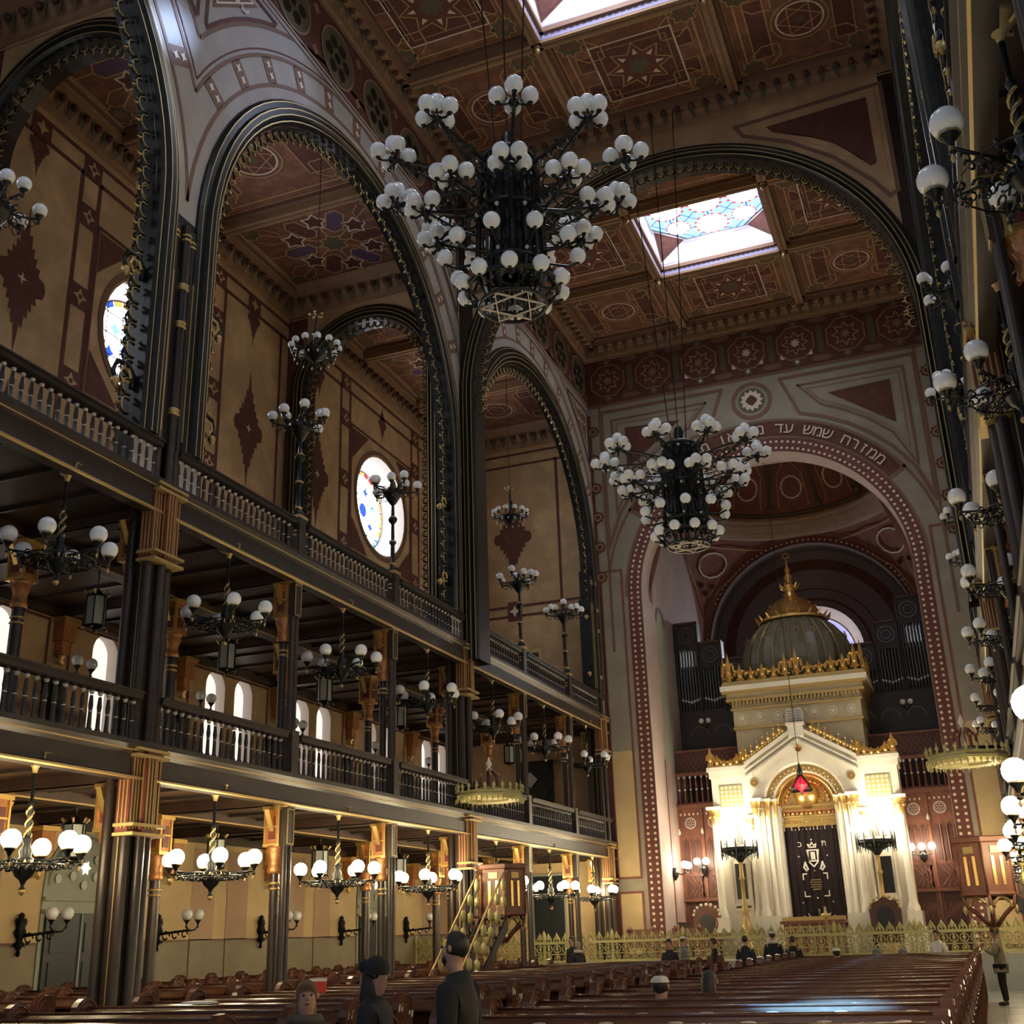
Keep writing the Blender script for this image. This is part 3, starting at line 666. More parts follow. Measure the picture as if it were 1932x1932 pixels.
for i in range(NN):
    ring = []
    for t in (2*PI*i/NN, 2*PI*(i+1)/NN):
        c, s_ = math.cos(t), math.sin(t); q = 5/max(abs(c), abs(s_)); col = []
        for j in range(7):
            r = 5+(q-5)*j/6; r = min(r, 7.07); col.append((CX+r*c, YQC+r*s_, ZT+math.sqrt(max(0, 50-r*r))))
        ring.append(col)
    for j in range(6): mb.quad(ring[0][j], ring[0][j+1], ring[1][j+1], ring[1][j], 'apsered')
prof = [(5.0, ZT+5), (4.75, ZT+5.02), (4.72, ZT+5.25), (4.5, ZT+5.3), (4.5, ZT+5.55), (4.2, ZT+5.62), (4.2, ZT+5.85), (4.35, ZT+5.9)]
mb.lathe(prof, 'ceilframe', (CX, YQC, 0), 64)
mb.lathe([(4.35*math.cos(PI/2*i/10), ZT+5.9+3.2*math.sin(PI/2*i/10)) for i in range(11)], 'apsered', (CX, YQC, 0), 64)
def dome_pt(t, e, l=0): return (CX+(4.33-l)*math.cos(e)*math.cos(t), YQC+(4.33-l)*math.cos(e)*math.sin(t), ZT+5.9+(3.18-l)*math.sin(e))
for i in range(12):
    t = PI/6*i
    for d in (-.16, .16): mb.tube([dome_pt(t+d, e, .02) for e in (.12, .35, .6)]+[dome_pt(t, .85, .02)], .035, 'ceilgold', 4)
    mb.tube([dome_pt(t+.12*math.cos(q), .42+.16*math.sin(q), .02) for q in [PI/6*k for k in range(12)]], .05, 'ceilwhite', 4, closed=True)
    mb.tube([dome_pt(t+PI/12, e, .02) for e in (.05, .3, .6, .9)], .09, 'olive', 4)
    mb.sphere(dome_pt(t+PI/12, .12, .05), .2, 'olive', 8, 5)
for e, k in ((.03, 'olive'),): mb.tube([dome_pt(2*PI*i/48, e, .02) for i in range(48)], .08 if k == 'olive' else .03, k, 4, closed=True)
for t0 in (PI/4, 3*PI/4):
    def pp(dt, r, l=.05): 
        t = t0+dt; return (CX+(r-l)*math.cos(t), YQC+(r-l)*math.sin(t), ZT+math.sqrt(max(0, 50-r*r))-l)
    mb.tube([pp(-.55, 5.35), pp(-.3, 5.3), pp(0, 5.28), pp(.3, 5.3), pp(.55, 5.35), pp(.3, 5.75), pp(.1, 6.4), pp(0, 6.9), pp(-.1, 6.4), pp(-.3, 5.75)], .035, 'ceilgold', 4, closed=True)
    mb.tube([pp(.13*math.cos(a), 5.8+.35*math.sin(a)) for a in [PI/6*k for k in range(12)]], .05, 'cream', 4, closed=True)
    for a in (-.05, .05): mb.sphere(pp(a, 6.35), .12, 'maroon', 8, 5)
mb.sphere(pp(0, 6.5), .12, 'maroon', 8, 5)
P = Plane(mb, (0, YQ1, 0), (1,0,0), (0,0,1))
P.arc((CX, ZT), 4.85, 0, PI, .34, 'red', 50, 0)
for i in range(60): P.disc((CX+4.85*math.cos(PI*(i+.5)/60), ZT+4.85*math.sin(PI*(i+.5)/60)), .05, 'cream', 6, 1)
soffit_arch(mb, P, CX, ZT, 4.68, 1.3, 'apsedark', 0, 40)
# rear wall of the niche with a round window
P = Plane(mb, (0, YQ1+1.3, 0), (1,0,0), (0,0,1)); zc = 13.9; rc = 2.15
for i in range(40):
    a, b = 2*PI*i/40, 2*PI*(i+1)/40
    def out(t):
        c, s_ = math.cos(t), math.sin(t)
        return (CX+5.2*c/max(abs(c), .707), max(0, zc+6*s_))
    A, B = (CX+rc*math.cos(a), zc+rc*math.sin(a)), (CX+rc*math.cos(b), zc+rc*math.sin(b))
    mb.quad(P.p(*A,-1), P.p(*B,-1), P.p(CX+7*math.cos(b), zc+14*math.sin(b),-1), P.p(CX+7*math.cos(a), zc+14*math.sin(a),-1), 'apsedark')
    for r1, r2, y1, y2, k in ((2.15, 1.75, 0, .5, 'apsewall'), (1.75, 1.70, .5, .5, 'reveal'), (1.70, 1.45, .5, .8, 'shaftlilac')):
        g = lambda t, r, y: P.p(CX+r*math.cos(t), zc+r*math.sin(t), -1)-P.N*y
        mb.quad(g(a,r1,y1), g(b,r1,y1), g(b,r2,y2), g(a,r2,y2), k)
P.ring((CX, zc), 2.5, .12, 'maroon', 40, 0); P.ring((CX, zc), 3.0, .06, 'maroon', 40, 0); P.arc((CX, ZT), 4.0, 0, PI, .5, 'maroon', 40, 0)
mb.build('wall_apse', kind='structure')
mb = MB(); P = Plane(mb, (0, YQ1+2.08, 0), (1,0,0), (0,0,1), .006)
P.disc((CX, zc), 1.5, 'sgwhite', 32, -1)
for i in range(16): P.arc((CX, zc), 1.36, PI/8*i, PI/8*(i+.9), .22, 'sgblue' if i % 3 else 'sgviolet', 3)
for q in (-.8, -.27, .27, .8): P.seg((CX+q, zc-1.3), (CX+q, zc+1.3), .03, 'lead', 1); P.seg((CX-1.3, zc+q), (CX+1.3, zc+q), .03, 'lead', 1)
window(mb)
# ------------------------------------------------------------------ galleries
def deck(side, s, z0, z1, nm):
    mb = MB(); mb.T = sideT(s)
    mb.box(XWL+.02, XL-.12, Y0-3*S, YD-.02, z0+.2, z1-.05, 'slab')
    for x in (-15.4,): mb.box(x-.14, x+.14, Y0-3*S, YD-.02, z0, z0+.22, 'slab'); mb.box(x+.13, x+.155, Y0-3*S, YD-.02, z0, z0+.03, 'dullgold'); mb.box(x-.155, x-.13, Y0-3*S, YD-.02, z0, z0+.03, 'dullgold')
    for k in range(-3, 7):
        y = Y0+k*S-(.16 if k == 6 else 0); mb.box(XWL+.02, XL-.12, y-.14, y+.14, z0, z0+.22, 'slab')
        for d in (-.14, .13): mb.box(XWL+.02, XL-.12, y+d, y+d+.012, z0, z0+.02, 'dullgold')
        for q in range(1, 4): mb.box(XWL+.02, XL-.12, y+q*S/4-.03, y+q*S/4+.03, z0+.14, z0+.22, 'darkwood') if k < 6 else None
    mb.box(XWL+.02, XWL+.14, Y0-3*S, YD-.02, z0-.02, z0+.22, 'slab')
    mb.build('floor_gallery_%s_%s' % (nm, side), kind='structure')
for side, s in SIDES:
    deck(side, s, G1, G1F, 'lower'); deck(side, s, G2, G2F, 'upper')

# ------------------------------------------------------------------ arcade arches
def sweep(mb, path, prof, x0):
    """path: (y,z,ny,nz); prof: (offset, dx, material of the strip to the next point)"""
    for (a, b) in zip(path, path[1:]):
        for p, q in zip(prof, prof[1:]):
            g = lambda t, r: (x0+r[1], t[0]+t[2]*r[0], t[1]+t[3]*r[0])
            mb.quad(g(a, p), g(b, p), g(b, q), g(a, q), p[2])
def arch_path(yc, r, zs, zb, n=36):
    p = [(yc-r, zb, -1, 0), (yc-r, (zb+zs)/2, -1, 0)]
    for i in range(n+1):
        a = PI-PI*i/n; p.append((yc+r*math.cos(a), zs+r*math.sin(a), math.cos(a), math.sin(a)))
    return p+[(yc+r, (zb+zs)/2, 1, 0), (yc+r, zb, 1, 0)]
PROF = [(0,-.02,'iron'),(0,.10,'iron'),(.06,.15,'dullgold'),(.09,.15,'iron'),(.14,.10,'iron'),(.20,.20,'dullgold'),(.225,.20,'iron'),(.34,.20,'dullgold'),(.365,.20,'iron'),(.40,.12,'iron'),(.52,.12,'dullgold'),(.54,.12,'iron'),(.60,.06,'iron'),(.60,0,'iron')]
def fringe(mb, yc, r, zs, zb, x0, step=.36, rr=.155):
    pts = []
    z = zb
    while z < zs: pts.append((yc-r+rr, z, 1, 0)); pts.append((yc+r-rr, z, -1, 0)); z += step
    n = int(PI*r/step)
    for i in range(n+1):
        a = PI*i/n; pts.append((yc+(r-rr)*math.cos(a), zs+(r-rr)*math.sin(a), -math.cos(a), -math.sin(a)))
    for y, z, ny, nz in pts:
        t0 = math.atan2(nz, ny)
        mb.tube([(x0, y+rr*math.cos(t0+q), z+rr*math.sin(t0+q)) for q in (-2.2,-1.5,-.8,-.25)], .034, 'iron', 4)
        mb.tube([(x0, y+rr*math.cos(t0+q), z+rr*math.sin(t0+q)) for q in (.25,.8,1.5,2.2)], .034, 'iron', 4)
        mb.tube([(x0+.04, y+rr*.93*math.cos(t0+q), z+rr*.93*math.sin(t0+q)) for q in (-1.9,-1.2,-.5,.5,1.2,1.9)], .013, 'dullgold', 3)
        mb.tube([(x0, y+ny*rr*.9, z+nz*rr*.9), (x0, y+ny*(rr+.10), z+nz*(rr+.10))], .03, 'dullgold', 4, rs=[.035, .004])
for side, s in SIDES:
    for b in (-1, 0, 1):
        yc = Y0+1.5*S+3*S*b
        t = thing('arcade_arch', 'dark cusped arcade arch on the %s of the nave, %s' % (side, {1: 'next to the far wall', 0: 'second from the far wall', -1: 'nearest the camera'}[b]), 'arch', (XL if s > 0 else XR, yc, G2R), 0 if s > 0 else PI, 'dark cusped arches of the nave arcades')
        mb = MB(); sweep(mb, arch_path(0, RA, ZSP-G2R, 0), PROF, 0); mb.build('archivolt', t)
        mb = MB(); fringe(mb, 0, RA, ZSP-G2R, .4, -.12); mb.build('cusp_fringe', t)
        for d in (-1, 1):
            for z in (13.3-G2R, .9):
                mb = MB(); y = d*(RA-.28)
                mb.tube([(-.1, y+.27*math.cos(q)*d, z+.27*math.sin(q)) for q in [PI*.3*i-.6 for i in range(6)]], .05, 'iron', 5)
                mb.tube([(-.05, y+.14*math.cos(q)*d, z+.14*math.sin(q)) for q in [PI*.35*i for i in range(6)]], .03, 'dullgold', 4)
                mb.lathe([(.001,-.30),(.06,-.24),(.09,-.16),(.04,-.10)], 'dullgold', (-.1, y-.2*d, z), 6)
                mb.build('scroll_bracket', t)
t = thing('cross_arch', 'wide dark moulded arch spanning the nave below the ceiling', 'arch', (CX, YB, 9), 0)
mb = MB(); mb.T = Matrix(((0,1,0,0),(-1,0,0,0),(0,0,1,0),(0,0,0,1)))
sweep(mb, arch_path(0, 6.3, 8, 0, 48), [(a*.85, b, k) for a, b, k in PROF if a <= .53], 0); mb.build('archivolt', t)
mb = MB(); mb.T = Matrix(((0,1,0,0),(-1,0,0,0),(0,0,1,0),(0,0,0,1))); fringe(mb, 0, 6.3, 8, 7.6, -.15, .30, .13); mb.build('cusp_fringe', t)
for side, s in SIDES:
    for y, w in ((YA, 'nearer'), (YB, 'farther')):
        t = thing('aisle_arch', 'dark arch across the upper %s aisle, the %s one' % (side, w), 'arch', (AXC if s > 0 else mx(AXC), y, G2R), 0)
        mb = MB(); mb.T = Matrix(((0,1,0,0),(-1,0,0,0),(0,0,1,0),(0,0,0,1)))
        sweep(mb, arch_path(0, AR, 18.3-G2R, 0, 28), [(a*.9, b, k) for a, b, k in PROF if a <= .53], 0); mb.build('archivolt', t)
        mb = MB(); mb.T = Matrix(((0,1,0,0),(-1,0,0,0),(0,0,1,0),(0,0,0,1))); fringe(mb, 0, AR, 18.3-G2R, .4, -.1, .26, .11); mb.build('cusp_fringe', t)

# ------------------------------------------------------------------ piers and columns
def goldframe(mb, x, y0, y1, z0, z1, w=.018):
    mb.box(x, x+.012, y0, y0+w, z0, z1, 'dullgold'); mb.box(x, x+.012, y1-w, y1, z0, z1, 'dullgold'); mb.box(x, x+.012, y0, y1, z0, z0+w, 'dullgold'); mb.box(x, x+.012, y0, y1, z1-w, z1, 'dullgold')
def capital(mb, x, y, z, bw=.19):
    """flared neck, panelled block and abacus; z is the soffit"""
    mb.lathe([(.135,-1.25),(.16,-1.2),(.13,-1.12),(.13,-1.0),(.19,-.84),(.17,-.80),(.22,-.74)], 'copper', (x, y, z), 8)
    mb.box(x-bw, x+bw, y-bw, y+bw, z-.74, z-.08, 'copper')
    mb.box(x-bw-.05, x+bw+.05, y-bw-.05, y+bw+.05, z-.08, z, 'gold'); mb.box(x-bw-.03, x+bw+.03, y-bw-.03, y+bw+.03, z-.76, z-.70, 'gold')
    e = bw+.006
    for a, b in ((-1,-1),(1,-1),(1,1),(-1,1)): mb.box(x+a*bw-.022, x+a*bw+.022, y+b*bw-.022, y+b*bw+.022, z-.72, z-.08, 'gold')
    for d in (-1, 1):
        mb.box(x-bw*.5, x+bw*.5, y+d*e-.008, y+d*e+.008, z-.62, z-.2, 'redshaft'); mb.box(x+d*e-.008, x+d*e+.008, y-bw*.5, y+bw*.5, z-.62, z-.2, 'redshaft')
        mb.box(x-bw, x+bw, y+d*e-.01, y+d*e+.01, z-.40, z-.37, 'gold'); mb.box(x+d*e-.01, x+d*e+.01, y-bw, y+bw, z-.40, z-.37, 'gold')
    for d in (-1, 1):
        mb.add([(x-.05, y+d*bw, z-.08), (x+.05, y+d*bw, z-.08), (x+.05, y+d*(bw+.22), z-.08), (x-.05, y+d*(bw+.22), z-.08), (x-.05, y+d*bw, z-.5), (x+.05, y+d*bw, z-.5)], [(0,1,2,3),(3,2,5,4),(0,3,4),(1,5,2),(0,4,5,1)], 'gold')
def shaft(mb, x, y, r, z0, z1, k='shaft', rings=True):
    mb.lathe([(r*1.5, z0), (r*1.5, z0+.12), (r*1.15, z0+.2), (r, z0+.3), (r, z1)], k, (x, y, 0), 10)
    if rings:
        for z in (z0+.32, z1-.25, z1-.35): mb.lathe([(r+.004, z), (r+.03, z+.02), (r+.004, z+.05)], 'dullgold', (x, y, 0), 10)
def make_column():
    t = thing('gallery_column', 'x', 'column')
    mb = MB()
    for d in (-.075, .075): shaft(mb, .0, d, .06, 0, G2R)
    mb.build('front_shaft', t)
    for z0, z1, zs in ((0, G1-1.2, G1), (G1F, G2-1.2, G2)):
        mb = MB(); shaft(mb, -.24, 0, .085, z0, z1); mb.build('rear_shaft', t)
        mb = MB(); capital(mb, -.24, 0, zs, .15); mb.build('capital', t)
    for z in (G1-.75, G2-.75):
        mb = MB(); mb.box(-.06, .075, -.13, .13, z, z+.72, 'shaft'); goldframe(mb, .075, -.12, .12, z+.03, z+.69); mb.box(-.08, .09, -.15, .15, z+.72, z+.80, 'dullgold'); mb.build('collar_block', t)
    mb = MB(); mb.box(-.13, .13, -.13, .13, G2F, G2R+.05, 'darkwood'); mb.box(-.15, .15, -.16, .16, G2R+.05, G2R+.12, 'dullgold'); mb.build('rail_post', t)
    mb = MB(); mb.box(-.13, .13, -.13, .13, G1F, G1R+.05, 'darkwood'); mb.build('rail_post', t)
    return t
def make_pier():
    t = thing('clustered_pier', 'x', 'pier')
    mb = MB(); mb.box(-.42, .0, -.20, .20, 0, G2R, 'shaft')
    for y in (-.20, .18): mb.box(0, .012, y, y+.02, 0, 10, 'dullgold')
    for x in (-.4, -.2): mb.box(x, x+.02, -.21, .21, 0, 10, 'dullgold')
    mb.build('core', t)
    for x, y in ((.06, 0), (-.02, -.25), (-.02, .25), (-.38, -.25), (-.38, .25)):
        mb = MB(); shaft(mb, x, y, .085, 0, G2R+ (4.6 if x > -.1 else 0)); mb.build('shaft', t)
    for z0, z1 in ((3.55, G1F-.15), (8.05, G2F-.12)):
        mb = MB()
        for x, y, w in ((.07, 0, .13), (-.02, -.25, .12), (-.02, .25, .12)):
            mb.box(x-w, x+w, y-w, y+w, z0, z1, 'redshaft')
            for q in (-.6, 0, .6): mb.box(x+w, x+w+.014, y+q*w-.012, y+q*w+.012, z0+.05, z1-.05, 'dullgold'); mb.box(x+q*w-.012, x+q*w+.012, y-w-.012, y+w+.012, z0+.05, z1-.05, 'dullgold')
        for z in (z0-.06, z0+.08, z1-.1, z1): mb.box(-.16, .23, -.40, .40, z, z+.05, 'dullgold')
        mb.build('banded_block', t)
    for z0, z1, zs in ((0, G1-1.2, G1), (G1F, G2-1.2, G2)):
        mb = MB(); shaft(mb, -.52, 0, .10, z0, z1); mb.build('rear_shaft', t)
        mb = MB(); capital(mb, -.52, 0, zs, .17); mb.build('capital', t)
    # dark cladding of the pier between the arches, up to the spring
    mb = MB(); mb.box(-TD-.02, .05, -.62, .62, G2R, ZSP-1.2, 'iron'); mb.box(-TD-.02, .02, -.42, .42, ZSP-1.2, ZSP, 'iron')
    for y in (-.5, -.3, .3, .5): mb.box(.05, .075, y-.012, y+.012, G2R+.2, ZSP-1.3, 'dullgold')
    for z in (G2R+.6, 12.6, 13.4): mb.lathe([(.09, 0), (.125, .03), (.09, .07), (.125, .11), (.09, .14)], 'dullgold', (.06, 0, z), 10)
    mb.build('upper_cladding', t)
    return t
def make_aisle_column():
    t = thing('aisle_column', 'x', 'column')
    for z0, z1, zs in ((0, G1-1.2, G1), (G1F, G2-1.2, G2)):
        mb = MB(); shaft(mb, 0, 0, .11, z0, z1); mb.build('shaft', t)
        mb = MB(); capital(mb, 0, 0, zs, .17); mb.build('capital', t)
    return t
def make_bracket():
    t = thing('wall_pilaster', 'x', 'pilaster')
    mb = MB(); mb.box(0, .12, -.16, .16, G1F, G2-1.2, 'shaft'); mb.build('shaft', t)
    for zs in (G1, G2):
        mb = MB(); mb.box(0, .30, -.2, .2, zs-.55, zs-.02, 'copper'); mb.box(0, .36, -.26, .26, zs-.12, zs-.02, 'gold'); mb.box(0, .22, -.12, .12, zs-.85, zs-.55, 'copper')
        mb.lathe([(.001,-.25),(.07,-.18),(.04,-.1),(.1,0)], 'gold', (.12, 0, zs-.85), 8)
        mb.build('bracket', t)
    return t
pc, pp_, pa, pb_ = make_column(), make_pier(), make_aisle_column(), make_bracket()
first = dict(c=1, p=1, a=1, b=1)
def put(proto, key, loc, rz, label, group):
    if first[key]: first[key] = 0; o = proto; o.location = loc; o.rotation_euler = (0,0,rz); o['label'] = label; o['group'] = group; return o
    return dup(proto, None, loc, rz, label, group)
for side, s in SIDES:
    ks = range(-1, 6) if s > 0 else range(-2, 6)
    for k in ks:
        y = Y0+k*S
        if k % 3 == 0:
            put(pp_, 'p', (XL if s > 0 else XR, y, 0), 0 if s > 0 else PI, 'thick pier of bundled dark shafts on the %s of the nave, %s' % (side, {0: 'nearer the camera', 3: 'beside the pulpit'}[k]), 'clustered piers')
        else:
            put(pc, 'c', (XL if s > 0 else XR, y, 0), 0 if s > 0 else PI, 'slender dark double shafted gallery column on the %s, %s column from the far wall' % (side, ORD[5-k]), 'slender gallery columns')
for k in range(0, 6):
    y = Y0+k*S
    put(pa, 'a', (-15.4, y, 0), 0, 'thin column with gilt capitals in the middle of the left aisle, %s from the far wall' % ORD[5-k], 'columns inside the left aisle')
    put(pb_, 'b', (XWL+.0, y, 0), 0, 'gilt bracketed pilaster on the left outer wall, %s from the far wall' % ORD[5-k], 'pilasters on the left outer wall')
dup(pp_, None, (XL+.02, YD-.75, 0), 0, 'thick pier of dark shafts on the left standing against the far wall', 'clustered piers')
dup(pp_, None, (XR-.02, YD-.75, 0), PI, 'thick pier of dark shafts on the right standing against the far wall', 'clustered piers')
put(pp_, 'p', (XR, Y0-3*S, 0), PI, 'thick dark pier on the right beside the camera', 'clustered piers')

# ------------------------------------------------------------------ balustrades
def baluster_mesh(h):
    mb = MB(); r = .038
    mb.lathe([(r*1.4,0),(r*1.4,.06),(r,.08),(r*.8,h*.45)], 'darkwood', n=6); mb.lathe([(r*.8,h*.45),(r*1.15,h*.465),(r*.8,h*.48)], 'silver', n=6)
    mb.lathe([(r*.8,h*.48),(r*1.1,h*.6),(r*.7,h*.82)], 'darkwood', n=6); mb.lathe([(r*.7,h*.85),(r*1.2,h*.90),(r*1.2,h*.92)], 'silver', n=6); mb.lathe([(r*1.2,h*.92),(r*1.2,h)], 'darkwood', n=6)
    return mb
def make_balustrade(g, gf, gr):
    t = thing('gallery_balustrade', 'x', 'balustrade'); L = S-.5; h = gr-.1-gf
    mb = MB(); prof = [(-.12,g,'darkwood'),(.10,g,'dullgold'),(.13,g+.02,'dullgold'),(.13,g+.05,'darkwood'),(.08,g+.08,'darkwood'),(.08,gf-.22,'darkwood'),(.14,gf-.16,'dullgold'),(.145,gf-.14,'darkwood'),(.20,gf-.08,'darkwood'),(.20,gf,'darkwood'),(-.12,gf,'darkwood')]
    for a, b in zip(prof, prof[1:]): mb.quad((a[0],-S/2,a[1]), (a[0],S/2,a[1]), (b[0],S/2,b[1]), (b[0],-S/2,b[1]), a[2])
    mb.quad((-.12,-S/2,g), (-.12,S/2,g), (-.12,S/2,gf), (-.12,-S/2,gf), 'darkwood')
    mb.build('fascia', t)
    mb = MB(); mb.box(-.10, .12, -L/2, L/2, gr-.12, gr-.03, 'darkwood'); mb.box(-.14, .16, -L/2, L/2, gr-.03, gr, 'darkwood'); mb.build('handrail', t)
    n = 20; b0 = None
    for i in range(n):
        loc = (0, -L/2+L*(i+.5)/n, gf)
        if b0 is None: b0 = baluster_mesh(h).build('baluster', t, loc)
        else: dup(b0, t, loc)
    return t
for lev, (g, gf, gr) in (('lower', (G1, G1F, G1R)), ('upper', (G2, G2F, G2R))):
    pr = make_balustrade(g, gf, gr); used = False
    for side, s in SIDES:
        for k in (range(-1, 6) if s > 0 else range(-3, 6)):
            lab = 'dark turned wooden balustrade of the %s %s gallery, %s bay from the far wall' % (lev, side, ORD[5-k]); loc = (XL if s > 0 else XR, Y0+(k+.5)*S, 0); rz = 0 if s > 0 else PI
            if not used: pr.location = loc; pr.rotation_euler = (0,0,rz); pr['label'] = lab; pr['group'] = 'gallery balustrades'; used = True
            else: dup(pr, None, loc, rz, lab, 'gallery balustrades')

# ------------------------------------------------------------------ lamps
def scroll(mb, a, r0, r1, z, k='iron', w=.012, n=3):
    c, s_ = math.cos(a), math.sin(a)
    for i in range(n):
        rc = r0+(r1-r0)*(i+.5)/n; q = (r1-r0)/n*.45*(1-.12*i)
        mb.tube([((rc+q*math.cos(t)*(1-t*.08))*c, (rc+q*math.cos(t)*(1-t*.08))*s_, z-q*1.0+q*math.sin(t)*(1-t*.08)) for t in [k_*.8 for k_ in range(8)]], w, k, 4)
def globe_mesh(r, k): 
    mb = MB(); mb.sphere((0,0,0), r, k, 14, 9); return mb
def cup(mb, x, y, z, r, k='iron'):
    mb.lathe([(.001,-r*2.3),(r*.25,-r*2.1),(r*.12,-r*1.8),(r*.3,-r*1.3),(r*.62,-r*.95),(r*.66,-r*.80)], k, (x, y, z), 8)
    mb.lathe([(r*.5,-r*1.02),(r*.72,-r*.85),(r*.5,-r*.86)], 'dullgold', (x, y, z), 8)
def make_chandelier(lit, drop, rod='dullgold', n=6, R_=.76, gr=.135):
    """origin at arm level; drop = distance up to the ceiling"""
    t = thing('globe_chandelier', 'x', 'chandelier'); K = 'iron'
    mb = MB(); mb.lathe([(.03,drop-.30),(.05,drop-.22),(.14,drop-.12),(.22,drop-.02),(.001,drop)], 'dullgold', n=10)
    for i in range(4): a = PI/2*i; mb.tube([(.1*math.cos(a), .1*math.sin(a), drop-.16), (.22*math.cos(a), .22*math.sin(a), drop-.10), (.24*math.cos(a), .24*math.sin(a), drop-.03)], .02, 'dullgold', 4)
    mb.build('canopy', t)
    mb = MB(); mb.lathe([(.035,.35),(.03,drop*.5),(.05,drop*.5+.04),(.025,drop*.5+.08),(.03,drop-.25)], K, n=8)
    for ph in (0, PI): mb.tube([(.045*math.cos(i*.7+ph), .045*math.sin(i*.7+ph), .3+i*.035) for i in range(14)], .018, rod, 4)
    mb.build('stem', t)
    mb = MB(); mb.lathe([(.001,-.44),(.03,-.41),(.045,-.37),(.02,-.33),(.05,-.26),(.12,-.20),(.16,-.12),(.20,-.06),(.14,0),(.08,.06),(.10,.14),(.05,.22),(.07,.30),(.03,.36)], K, n=12)
    mb.lathe([(.001,-.46),(.04,-.43),(.05,-.40),(.03,-.36)], 'dullgold', n=8)
    for i in range(12): a = PI/6*i; mb.lathe([(.001,-.03),(.03,0),(.001,.05)], rod, (.20*math.cos(a), .20*math.sin(a), -.03), 5)
    for i in range(2*n): scroll(mb, 2*PI*(i+.25)/n/2, .14, .62, -.01, K, .013, 3)
    mb.tube([(.55*math.cos(2*PI*i/20), .55*math.sin(2*PI*i/20), -.06) for i in range(20)], .012, K, 4, closed=True)
    mb.build('bowl', t)
    for i in range(n):
        a = 2*PI*i/n+.26; c, s_ = math.cos(a), math.sin(a)
        mb = MB(); mb.tube([(.15,0,0), (R_,0,0)], .018, K, 5); scroll(mb, 0, .25, R_-.05, -.01, K, .011, 3)
        mb.tube([(R_,0,0), (R_,0,.10)], .022, 'dullgold', 5); mb.lathe([(.001,-.14),(.025,-.10),(.012,-.06),(.03,-.02)], 'dullgold', (R_,0,0), 6)
        cup(mb, R_, 0, .10+gr*1.05, gr)
        o = mb.build('arm', t, rz=a)
        g = globe_mesh(gr, 'lit' if lit else 'globe').build('globe', o, (R_, 0, .10+gr*1.05))
    return t
def make_lantern(drop):
    t = thing('hanging_lantern', 'x', 'lantern')
    mb = MB(); mb.tube([(0,0,.42), (0,0,drop)], .015, 'iron', 5); mb.lathe([(.08,drop-.04),(.02,drop-.1)], 'iron', n=8); mb.build('rod', t)
    mb = MB()
    for i in range(6):
        a = PI/3*i; b = a+PI/3; c0, c1 = (.2*math.cos(a), .2*math.sin(a)), (.2*math.cos(b), .2*math.sin(b))
        mb.tube([(c0[0], c0[1], -.32), (c0[0], c0[1], .32)], .016, 'iron', 4)
        for z in (-.30, .30): mb.tube([(*c0, z), (*c1, z)], .02, 'iron', 4)
        mb.tube([(c0[0]*.9, c0[1]*.9, .30), (c0[0]*1.25, c0[1]*1.25, .40)], .02, 'dullgold', 4, rs=[.02,.03]); mb.sphere((c0[0]*1.2, c0[1]*1.2, -.36), .025, 'dullgold', 6, 4)
    mb.lathe([(.22,.30),(.12,.36),(.05,.44)], 'iron', n=6); mb.lathe([(.001,-.42),(.05,-.36),(.18,-.32)], 'iron', n=6)
    mb.build('frame', t)
    mb = MB(); mb.lathe([(.185,-.29),(.185,.29)], 'lantern', n=6, smooth=False); mb.build('glass', t)
    return t
litp, dimp = make_chandelier(True, G1+.2-3.03), make_chandelier(False, G2+.2-7.53)
lanp = make_lantern(G1+.2-3.72); lanq = make_lantern(G2+.2-8.06)
for side, s in SIDES:
    x = XL-.12 if s > 0 else XR+.12
    for k in (range(-1, 6) if s > 0 else range(-3, 6)):
        y = Y0+(k+.5)*S; rz = .3*k
        for pr, z, nm, g in ((litp, 3.03, 'lit six globe chandelier glowing under the lower %s gallery, %s from the far wall', 'lit chandeliers under the lower galleries'), (dimp, 7.53, 'unlit six globe chandelier under the upper %s gallery, %s from the far wall', 'unlit chandeliers under the upper galleries')):
            lab = nm % (side, ORD[5-k])
            if side == 'left' and k == -1: pr.location = (x, y, z); pr['label'] = lab; pr['group'] = g; pr.rotation_euler = (0,0,rz)
            else: dup(pr, None, (x, y, z), rz, lab, g)
    if s > 0:
        for k in range(-1, 6):
            y = Y0+(k+.45)*S
            for pr, z, w in ((lanp, 3.72, 'lower'), (lanq, 8.06, 'upper')):
                lab = 'milky glass lantern in the aisle under the %s left gallery, %s from the far wall' % (w, ORD[5-k]); g = 'glass lanterns in the left aisle'
                if k == -1: pr.location = (-15.4, y, z); pr['label'] = lab; pr['group'] = g
                else: dup(pr, None, (-15.4, y, z), .2*k, lab, g)
